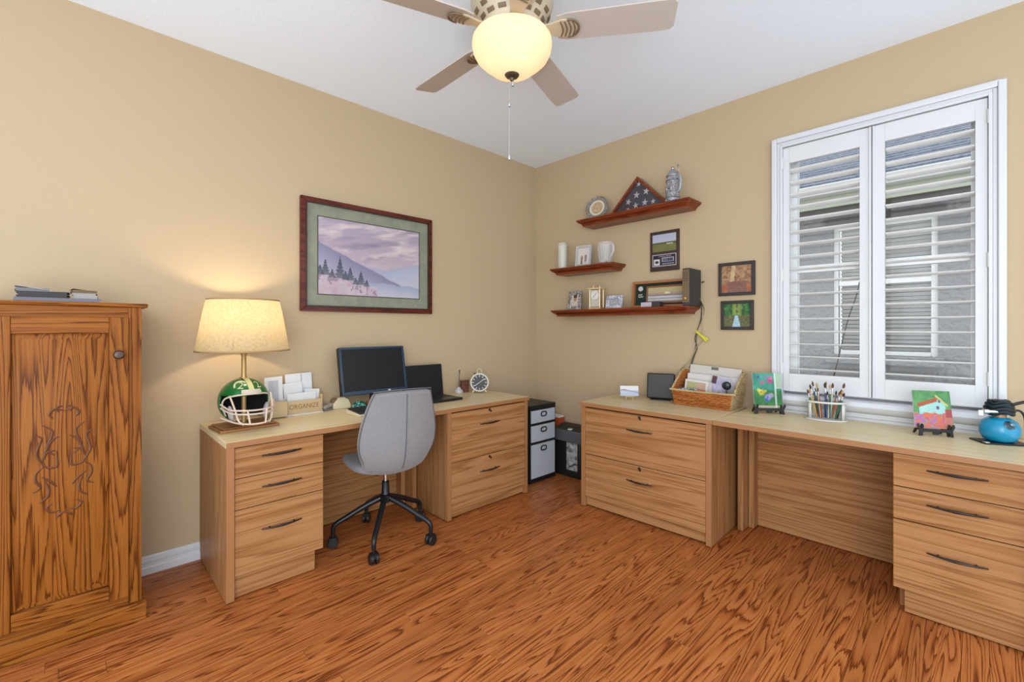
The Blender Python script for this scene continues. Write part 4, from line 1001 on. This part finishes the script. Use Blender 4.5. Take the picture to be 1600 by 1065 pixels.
# cables down the wall
def cable(label, pts, r, c, group='cables by the shelf'):
    t = thing('cable', label, 'cable', (0, 0, 0), 0, group)
    P = [onx(px, py, x) for px, py, x in pts]; t.location = P[-1]
    MB().tube([p_-P[-1] for p_ in smoothpts(P, 5)], r, 6).build('cord', plain('cord_'+label[:14], c, .5), t)
X = W-.008
cable('beige cable hanging from the speaker along the wall', [(1092, 450, -.02), (1093, 462, 0), (1099, 478, X), (1097, 505, X), (1098, 520, X), (1097, 532, X), (1088, 543, X), (1082, 556, X), (1076, 565, X), (1062, 578, X)], .0035, (196, 180, 140))
cable('dark cable hanging from the speaker behind the basket', [(1093, 455, -.01), (1096, 475, X), (1095, 498, X), (1088, 520, X), (1086, 530, X), (1089, 543, X), (1084, 558, X), (1078, 580, X), (1073, 602, X)], .0035, (78, 70, 56))
cable('olive cable twisting beside the dark one down the wall', [(1091, 462, -.02), (1100, 482, X), (1096, 500, X), (1090, 515, X), (1087, 540, X), (1082, 560, X), (1076, 578, X), (1070, 592, X)], .003, (120, 104, 76))
t = thing('cable_tie', 'bright yellow tie bundling the hanging cables', 'cable tie', tuple(onx(1098, 524, W-.012)), -90)
m = MB()
for k, (a, b, l_) in enumerate(((-52, .03, .05), (-40, .02, .06), (-30, .01, .055), (-62, .0, .04), (-48, -.02, .05))):
    c, s_ = math.cos(R(a)), math.sin(R(a)); m.tube([(-.04+c*l_*-.2, -.006*k*.3, .03-s_*.0+b*.2), (c*l_*.5-.01, -.012-.002*k, s_*l_*.3), (c*l_*.9, -.006, s_*l_+b*.3)], .005, 6)
m.build('wrap', plain('yellow_tie', (232, 220, 50), .5), t)
t = thing('wall_hook', 'tiny reddish hook in the wall right of the speaker', 'hook', (W, ywall(1098, W), onx(1098, 441, W).z), -90)
MB().tube([(0, 0, 0), (0, -.015, 0), (.018, -.02, .003)], .004, 8).build('peg', plain('red_peg', (130, 52, 30), .5), t)

# ================================================================ plaque and small pictures on the wall
t = thing('wall_plaque', 'dark wooden plaque with golf course photo and engraved plate', 'plaque', (W, -1.352, 1.873), -90)
pw, ph = .118, .153
bx('board', plain('dark_walnut', (58, 38, 30), .35), t, -pw, pw, -.016, 0, -ph, ph, .003)
def golf(u, v):
    if v > .52+.10*u*.0: c = lp((206, 208, 222), (190, 194, 214), v)
    elif v > .42: c = (90, 96, 66)
    else: c = lp((110, 116, 58), (136, 128, 76), fbm(u*6, v*8, 1))
    if .60 < u < .88 and .40 < v < .47: c = (206, 196, 150)
    return c
picture('photo', t, -.096, .096, -.005, .128, -.0165, 40, 28, golf)
def engr(u, v):
    c = (30, 26, 40)
    if u < .04 or u > .96 or v < .07 or v > .93: return (196, 180, 190)
    if .06 < u < .32 and .12 < v < .62: c = (226, 220, 222) if not ((u-.19)**2*9+(v-.36)**2*4 < .06) else (60, 54, 60)
    if .40 < u < .90 and .34 < v < .72:
        c = (180, 172, 190)
        if .44 < u < .86 and .41 < v < .65: c = (44, 40, 58) if int(u*46) % 3 else (140, 134, 156)
    if .78 < v < .86 and .28 < u < .78 and int(u*50) % 3: c = (170, 164, 180)
    if .14 < v < .24 and .42 < u < .9 and int(u*40) % 4: c = (150, 144, 160)
    return c
picture('engraved_plate', t, -.098, .098, -.118, -.025, -.0165, 60, 28, engr)
def smallpic(label, yc, zc_, hw, hh, b, fn):
    t = thing('small_framed_picture', label, 'picture', (W, yc, zc_), -90)
    frame4(t, hw, hh, b, -.02, 0, plain('black_brown_frame', (38, 26, 22), .4), .002)
    picture('painting', t, -hw+b, hw-b, -hh+b, hh-b, -.012, 44, 44, fn); bx('backing', M['black'], t, -hw+.01, hw-.01, -.010, -.001, -hh+.01, hh-.01, 0)
def autumn(u, v):
    n = fbm(u*16, v*16, 7); c = lp((116, 66, 46), (196, 156, 110), n*1.3)
    if abs(u-(.36+.12*(v-.5))) < .07 and v > .38: c = lp(c, (232, 212, 160), .65)
    if v < .40 and .2 < u < .85: c = lp((120, 78, 70), (160, 110, 92), fbm(u*12, v*12, 9))
    if v < .3 and (u < .2 or u > .85): c = lp(c, (190, 88, 48), .5)
    return c
smallpic('small black framed autumn path painting beside the shutters', -1.876, 1.618, .1185, .114, .021, autumn)
def stream(u, v):
    n = fbm(u*14, v*14, 17); c = lp((20, 70, 34), (90, 150, 70), n*1.2)
    if v > .5:
        c = lp(c, (206, 196, 90), max(0, 1-abs(u-.5)*3.5)*.75)
        if int(u*13) % 3 == 0 and n < .6: c = lp(c, (24, 60, 34), .5)
    else:
        c = lp((60, 70, 40), (150, 140, 90), fbm(u*18, v*18, 19))
        if abs(u-.48) < .05+.22*(.5-v): c = lp((120, 180, 206), (236, 244, 248), fbm(u*16, v*22, 23))
    return c
smallpic('small black framed forest stream painting below the autumn one', -1.880, 1.369, .1055, .1, .021, stream)

# ================================================================ things on the right counter
RZ_ = .7502
def cthing(name, label, cat, x, y, rz=0, group=None): return thing(name, label, cat, (x, y, RZ_), -90+rz, group)
# little canvas on a toy easel
t = cthing('mini_easel', 'tiny wooden easel holding a small seascape canvas', 'easel', -.262, -1.215, 42)
for sx in (-1, 1): MB().tube([(sx*.026, -.028, 0), (sx*.012, .0, .10)], .0035, 6).build('leg', plain('pale_easel', (222, 190, 130), .5), t)
MB().tube([(0, .05, 0), (0, .004, .115)], .0035, 6).build('leg', plain('pale_easel', (222, 190, 130), .5), t)
bx('ledge', plain('pale_easel', (222, 190, 130), .5), t, -.036, .036, -.034, -.016, .024, .030, .001)
t = cthing('mini_canvas', 'tiny white and blue seascape canvas on the toy easel', 'painting', -.262, -1.215, 42); t.location.z = RZ_+.0305
mm = T(0, -.024, 0, rx=-10)
def sea(u, v):
    if v > .55: c = (240, 236, 238)
    elif v > .38-.2*(u-.5): c = (206, 200, 214)
    else: c = lp((170, 180, 214), (222, 226, 238), fbm(u*6, v*9, 2))
    if abs(v-(.62-.42*max(0, u-.25))) < .05 and u > .02: c = (150, 120, 130) if u < .35 else (150, 158, 184)
    return c
m = MB(); m.m = mm; m.box(-.066, .066, 0, .008, 0, .073); m.build('canvas', M['paper'], t, .001); picture('painting', t, -.066, .066, 0, .073, -.0005, 32, 20, sea, mm)
# router
t = cthing('wifi_router', 'black square router standing beside the wicker basket', 'router', -.10, -1.385, 18)
m = MB(); m.m = T(0, 0, 0, rx=-6); m.box(-.10, .10, -.028, 0, .006, .195); m.build('body', plain('router_black', (52, 48, 42), .5), t, .012, segs=3)
m = MB(); m.m = T(-.005, -.0284, .105, rx=84); m.lathe([(.007, 0), (.007, .001)], 14); m.build('logo', M['black'], t)
bx('status_light', plain('green_led', (60, 120, 70), .4), t, .085, .089, -.038, -.028, .11, .135, 0)
bx('foot', M['black'], t, -.07, .07, -.05, .02, 0, .007, .002)
# basket
t = cthing('wicker_basket', 'honey wicker basket full of cards and papers', 'basket', -.115, -1.735, 0)
bwid, bdep = .185, .10
wk = wood('wicker_honey', (150, 78, 30), (196, 112, 52), (212, 132, 70), 'x', 6, 60, 3, .5, .8, .2, .08)
wkp = wood('wicker_pale', (160, 124, 74), (206, 176, 122), (220, 194, 146), 'x', 6, 60, 3, .5, .8, .2, .08)
def wz(ph): return .0035*math.sin(ph)
nrow = 8
for i in range(nrow):
    z = .008+i*.0125; gr = 1+.1*i/nrow
    pts = [(-bwid*gr+2*bwid*gr*k/60, -bdep*gr-wz(k*.9+i*math.pi), z) for k in range(61)]
    MB().tube(pts, .0065, 6).build('strand', wk, t)
nback = 18
for i in range(nback):
    z = .008+i*.0125; gr = 1+.1*min(i, 8)/nrow
    # side rows shorten towards the front above the low front edge
    y_front = -bdep*gr if i < nrow else -bdep*gr+(bdep*1.7)*(i-nrow+1)/(nback-nrow+1)
    for sx in (-1, 1):
        n = 16; pts = [(sx*(bwid*gr+wz(k*1.7+i*math.pi)), y_front+(bdep*gr-y_front)*k/n, z) for k in range(n+1)]
        MB().tube(pts, .0065, 6).build('strand', wkp if sx > 0 else wk, t)
    pts = [(-bwid*gr+2*bwid*gr*k/30, bdep*gr-wz(k*1.8+i*math.pi), z) for k in range(31)]
    MB().tube(pts, .0065, 6).build('strand', wk, t)
MB().box(-bwid, bwid, -bdep, bdep, 0, .006).build('bottom', wk, t)
rim = [(-bwid*1.1, bdep*1.1, .235), (-bwid*1.12, bdep*.6, .225), (-bwid*1.12, -bdep*.3, .165), (-bwid*1.12, -bdep*.95, .11), (-bwid*1.08, -bdep*1.12, .106), (0, -bdep*1.13, .104), (bwid*1.08, -bdep*1.12, .106), (bwid*1.12, -bdep*.95, .11), (bwid*1.12, -bdep*.3, .165), (bwid*1.12, bdep*.6, .225), (bwid*1.1, bdep*1.1, .235), (0, bdep*1.12, .235)]
MB().tube(smoothpts(rim+[rim[0]], 4)[:-1], .007, 6, True).build('rim', wkp, t)
BO = Vector((-.115, -1.735, RZ_))
def card(name, label, cat, lx, ly, lz, w, h, tilt, roll, fn, th=.003, group=None, nx=28, ny=24):
    t = thing(name, label, cat, (BO.x+ly, BO.y-lx, BO.z+lz), -90, group)     # local x -> -y, local y -> +x
    mm = Matrix.Rotation(R(-tilt), 4, 'X') @ Matrix.Rotation(R(roll), 4, 'Y')
    m = MB(); m.m = mm; m.box(-w/2, w/2, 0, th, 0, h); m.build('sheet', M['paper'], t)
    picture('print', t, -w/2+.002, w/2-.002, .002, h-.002, -.0005, nx, ny, fn, mm); return t
def blank(u, v):
    if v > .9 and .42 < u < .58: return (120, 112, 106)
    return lp((236, 228, 220), (226, 216, 206), v)
def c1(u, v):
    if .6 < v < .68: return (166, 196, 200)
    return (238, 230, 224)
def c2(u, v):
    if u < .06 or u > .94 or v < .08 or v > .92: return (240, 232, 222)
    return lp((206, 190, 150), (226, 160, 140) if u > .5 else (170, 180, 110), fbm(u*6, v*5, 8)*.9)
def c3(u, v):
    if v > .7 and u < .3: return (100, 60, 60)
    return lp((176, 170, 206), (226, 224, 236), fbm(u*5, v*5, 4)) if not ((u-.55)**2*6+(v-.3)**2*5 < .12) else (190, 120, 86)
def c4(u, v): return (150, 60, 60) if (u-.45)**2*5+(v-.7)**2*8 < .15 else (236, 226, 226)
GG = 'cards standing in the basket'
card('paper_folder', 'wide white folder with cutout handle at the basket back', 'folder', .0, .070, .007, .35, .255, 6, 3, blank, .004, GG)
card('greeting_card', 'white card with pale blue stripe in the basket', 'card', -.075, .035, .007, .19, .20, 6, 2, c1, .003, GG)
card('greeting_card', 'floral watercolor card with cream border in the basket', 'card', -.085, -.02, .02, .16, .15, 10, 3, c2, .003, GG)
card('greeting_card', 'lilac photo card leaning in the basket', 'card', .055, .005, .02, .12, .185, 8, 8, c3, .003, GG)
card('greeting_card', 'white card with red flower at basket right', 'card', .115, .036, .007, .13, .19, 6, 2, c4, .003, GG)
def c5(u, v): return (110, 64, 42) if v < .55 else (222, 206, 200)
card('greeting_card', 'small brown and white card between floral and lilac cards', 'card', .005, -.012, .02, .055, .14, 8, -2, c5, .003, GG)
t = thing('pouch', 'dark teal crumpled pouch on a stick in the basket', 'pouch', (BO.x-.03, BO.y-.138, RZ_+.007), -90)
m = MB(); m.ball((0, 0, .145), (.03, .022, .028), 9, 6); m.build('pouch_body', speckle('dark_teal', [(16, 34, 40), (28, 56, 62), (12, 24, 30), (44, 74, 78)], 60, .4), t, smooth=False); MB().tube([(0, 0, 0), (0, 0, .12)], .006, 8).build('stick', plain('brown_stick', (96, 58, 44), .5), t)
t = thing('pamphlet_roll', 'rolled blue grey pamphlets lying along the basket front', 'pamphlet', (BO.x-.065, BO.y+.07, RZ_+.09), -90)
MB().tube([(-.10, 0, .012), (.03, .004, .012)], .013, 10).build('roll', speckle('blue_print', [(120, 130, 150), (70, 76, 92), (206, 206, 210), (96, 110, 140)], 40, .6), t); MB().tube([(.03, .004, .012), (.075, .008, .01)], .012, 10).build('red_end', plain('salmon', (206, 110, 84), .6), t)
t = thing('loose_papers', 'loose tan and white papers filling the basket bottom', 'paper', (BO.x-.064, BO.y-.03, RZ_+.007), -90)
for k in range(6):
    m = MB(); m.m = T(.0+.016*(k-3), 0, .014*k, rz=2*k-5); m.box(-.09, .09, -.022, .022, 0, .010); m.build('sheet', plain('tan_sheet%d' % (k % 3), ((214, 190, 150), (226, 218, 206), (186, 132, 92))[k % 3], .8), t)

# paintings on black plastic easels
def bl_easel(label, x, y, rz, w):
    t = cthing('display_easel', label, 'easel', x, y, rz)
    for sx in (-1, 1):
        MB().prism([(-.03, 0), (-.02, 0), (-.012, .022), (.014, .028), (.04, .0), (.05, 0), (.02, .045), (.02, .10), (.012, .10), (.008, .04), (-.022, .034), (-.03, .06), (-.04, .055), (-.034, .028)], sx*w*.36-.004, sx*w*.36+.004, 'x').build('side_leg', M['black'], t, .001)
    prof = [(-w*.5, .05), (-w*.47, .062), (-w*.42, .05), (-w*.40, .036), (w*.40, .036), (w*.42, .05), (w*.47, .062), (w*.5, .05), (w*.44, .028), (w*.46, 0), (w*.40, 0), (w*.34, .02), (w*.1, .022), (w*.07, .008), (-w*.07, .008), (-w*.1, .022), (-w*.34, .02), (-w*.40, 0), (-w*.46, 0), (-w*.44, .028)]
    MB().prism(prof, -.038, -.030, 'y').build('front_rail', M['black'], t, .001)
    return t
def canvas(label, x, y, rz, w, h, fn, lean, n=40, glass=False):
    t = cthing('canvas_painting', label, 'painting', x, y, rz); t.location.z = RZ_+.0368
    mm = T(0, -.022, 0, rx=-lean)
    m = MB(); m.m = mm; m.box(-w/2, w/2, 0, .008, 0, h); m.build('canvas', M['paper'], t, .001); picture('painting', t, -w/2, w/2, 0, h, -.0005, n, int(n*1.25), fn, mm); return t
def butterfly(u, v):
    c = lp((24, 110, 92), (90, 190, 160), fbm(u*7, v*7, 31))
    if v < .5: c = lp((20, 90, 50), (70, 150, 70), fbm(u*9, v*9, 33))
    if v < .07: c = (196, 180, 150)
    for fx, fy, fr, fcx_ in ((.6, .78, .13, (206, 70, 140)), (.32, .72, .10, (190, 110, 160)), (.62, .86, .08, (226, 120, 170)), (.2, .88, .07, (70, 90, 150)), (.45, .9, .06, (150, 140, 190)), (.28, .44, .14, (224, 196, 60)), (.2, .5, .08, (236, 216, 90)), (.42, .48, .07, (214, 180, 60)), (.5, .30, .15, (150, 150, 220)), (.62, .36, .10, (190, 160, 200)), (.45, .22, .08, (70, 90, 180))):
        dd = math.hypot((u-fx), (v-fy)*1.25)+.05*(fbm(u*20, v*20, 35)-.5)
        if dd < fr: c = lp(fcx_, c, (dd/fr)**3); c = lp(c, (60, 40, 60), .5) if dd < fr*.22 else c
    if u > .78 and v > .55: c = lp(c, (226, 222, 196), .7)
    if abs(u-.78) < .025: c = lp(c, (240, 244, 240), .75)
    return c
bl_easel('black plastic easel holding the flower and butterfly painting', -.12, -2.108, 38, .19)
canvas('green painting of butterflies and flowers on black easel', -.12, -2.108, 38, .165, .215, butterfly, 9, 48)
def birdhouse(u, v):
    c = lp((50, 120, 66), (120, 180, 110), fbm(u*9, v*8, 41))
    roofL = .62+.5*(u-.12)*.55
    if .15 < u < .86 and .28 < v < .78-.42*abs(u-.62): c = lp((150, 214, 206), (196, 232, 226), fbm(u*6, v*6, 43))
    if .10 < u < .64 and abs(v-(.60+.42*(u-.12)*.78)) < .055: c = (176, 90, 48)
    if .60 < u < .92 and abs(v-(.86-.85*(u-.62))) < .035: c = (206, 196, 120)
    if math.hypot(u-.64, v-.55) < .045 or math.hypot(u-.70, v-.72) < .04: c = (120, 90, 130)
    if v < .34+.12*fbm(u*6, 1, 44):
        n = fbm(u*11, v*11, 45); c = (222, 120, 84) if n > .56 else (206, 90, 150) if n > .47 else (150, 180, 84) if n > .40 else (190, 110, 180)
        if u > .8: c = lp(c, (226, 130, 80), .5)
    if u > .84 and .3 < v < .52: c = (176, 80, 84)
    return c
bl_easel('black plastic easel holding the birdhouse painting', -.165, -2.868, 28, .15)
canvas('colourful birdhouse painting standing on black easel', -.165, -2.868, 28, .152, .185, birdhouse, 11, 48)
# brush holder with brushes
t = cthing('brush_holder', 'white oval caddy packed with paintbrushes', 'brush holder', -.105, -2.415, 12)
def oval(a, b, n=40): return [(a*math.cos(2*math.pi*k/n), b*math.sin(2*math.pi*k/n)) for k in range(n)]
MB().prism(oval(.10, .06), 0, .008, 'z').build('base', M['white'], t, .003)
MB().tube([(x, y, .105) for x, y in oval(.095, .055)], .006, 8, True).build('top_ring', M['white'], t)
for k, a in enumerate((205, 335, 25, 155)):
    c, s_ = math.cos(R(a)), math.sin(R(a)); a0_ = R(a-12); a1_ = R(a+12)
    m = MB(); m.add([(.093*math.cos(q_), .053*math.sin(q_), z) for z in (.008, .105) for q_ in (a0_, R(a), a1_)], [(0, 1, 4, 3), (1, 2, 5, 4)])
    o = m.build('post', M['white'], t); md = o.modifiers.new('s', 'SOLIDIFY'); md.thickness = .005
cols = {'red': (160, 40, 36), 'orange': (206, 124, 52), 'teal': (30, 84, 92), 'black': (34, 32, 36), 'pale wood': (214, 178, 126), 'blue': (60, 80, 130)}
tips = {'dark': (52, 38, 34), 'brown': (112, 66, 36), 'golden': (206, 166, 100)}
cols['green'] = (44, 110, 60); cols['white'] = (226, 222, 214); names = list(cols); hold = t
brushes = []
for i in range(24):
    hc = names[i % 8]; tc_ = ('dark', 'brown', 'golden')[i//8]
    fx = rnd.uniform(-.066, .066); fy = rnd.uniform(-.032, .032)*math.sqrt(max(.1, 1-(fx/.07)**2)); k = 1.28+rnd.uniform(-.02, .1)
    lean = Vector((fx*.6+rnd.uniform(-.015, .015), fy*.35, .185+rnd.uniform(-.045, .025)))
    b = thing('paintbrush', '%s-handled paintbrush with %s bristles in white caddy' % (hc, tc_), 'paintbrush', hold.location+Vector((0, 0, .0083)), -78, 'paintbrushes in the white caddy')
    p0 = Vector((fx*.85, fy*.8, .004)); p1 = p0+lean*.72; p2 = p0+lean*.86; p3 = p0+lean*1.0; r_ = rnd.uniform(.0034, .0052)
    MB().tube([p0, p0+(p1-p0)*.5, p1], [r_*.6, r_*1.25, r_], 8).build('handle', plain('brush_'+hc, cols[hc], .35), b)
    MB().tube([p1, p2], r_*.95, 8).build('ferrule', M['silver'], b)
    wdt = 2.2 if i == 20 else 1.35
    MB().tube([p2, p2+(p3-p2)*.5, p3], [r_*.95, r_*wdt, r_*.4], 8).build('bristles', plain('bristle_'+tc_, tips[tc_], .8), b)
# airbrush compressor
t = cthing('airbrush_compressor', 'bright blue small air compressor with black fittings and hose', 'compressor', -.15, -3.098, 30)
MB().lathe([(0, .006), (.04, .008), (.058, .02), (.068, .045), (.069, .075), (.058, .102), (.036, .118), (.02, .12)], 36).build('tank', plain('bright_blue_enamel', (20, 152, 196), .25), t)
MB().box(-.085, .085, -.055, .055, 0, .008).build('base_plate', M['blackmetal'], t, .003)
for sx in (-1, 1): m = MB(); m.m = T(sx*.075, -.045, .008); m.lathe([(.013, 0), (.013, .004), (0, .006)], 14); m.build('foot_cap', M['silver'], t)
m = MB(); m.m = T(0, -.044, .084, rx=62); m.lathe([(.020, -.012), (.021, .018), (.012, .026), (.010, .04), (.005, .044)], 20); m.build('regulator', plain('steel_blue', (90, 120, 140), .25, .7), t)
MB().lathe([(.022, .115), (.024, .13), (.02, .14)], 20).build('neck', plain('copper_tan', (176, 130, 92), .4, .4), t)
teal = plain('dark_teal_metal', (22, 44, 52), .3, .4)
for r_, z_, rr in ((.044, .142, .010), (.048, .158, .009), (.042, .174, .010), (.036, .188, .008)):
    MB().tube([(r_*math.cos(a), r_*.8*math.sin(a), z_+.006*math.sin(3*a)) for a in [2*math.pi*i/26 for i in range(26)]], rr, 8, True).build('hose_coil', teal if r_ != .048 else M['blackmetal'], t)
MB().lathe([(.030, .135), (.034, .15), (.03, .185), (.034, .196), (.028, .2)], 20).build('motor', M['black'], t)
MB().box(-.022, .022, -.036, -.028, .158, .172).build('red_label', plain('dull_red', (130, 58, 50), .5), t, .002)
MB().tube(smoothpts([(.03, -.01, .175), (.06, -.02, .19), (.09, -.025, .2), (.105, -.025, .196)]), [.007]*16+[.009]*3, 8).build('handle', M['black'], t)
MB().tube(smoothpts([(.04, 0, .15), (.08, .01, .15), (.105, .02, .12), (.115, .03, .06), (.13, .04, .006)]), .005, 8).build('hose', M['black'], t)
m = MB(); m.m = T(-.058, -.03, .148, ry=-90); m.lathe([(.008, -.03), (.008, .0), (.011, .002), (.011, .02), (.006, .024)], 14); m.build('valve', M['silver'], t)
m = MB(); m.m = T(-.088, -.034, .140); m.box(-.012, .006, -.004, 0, -.01, .014); m.build('tag', M['white'], t)
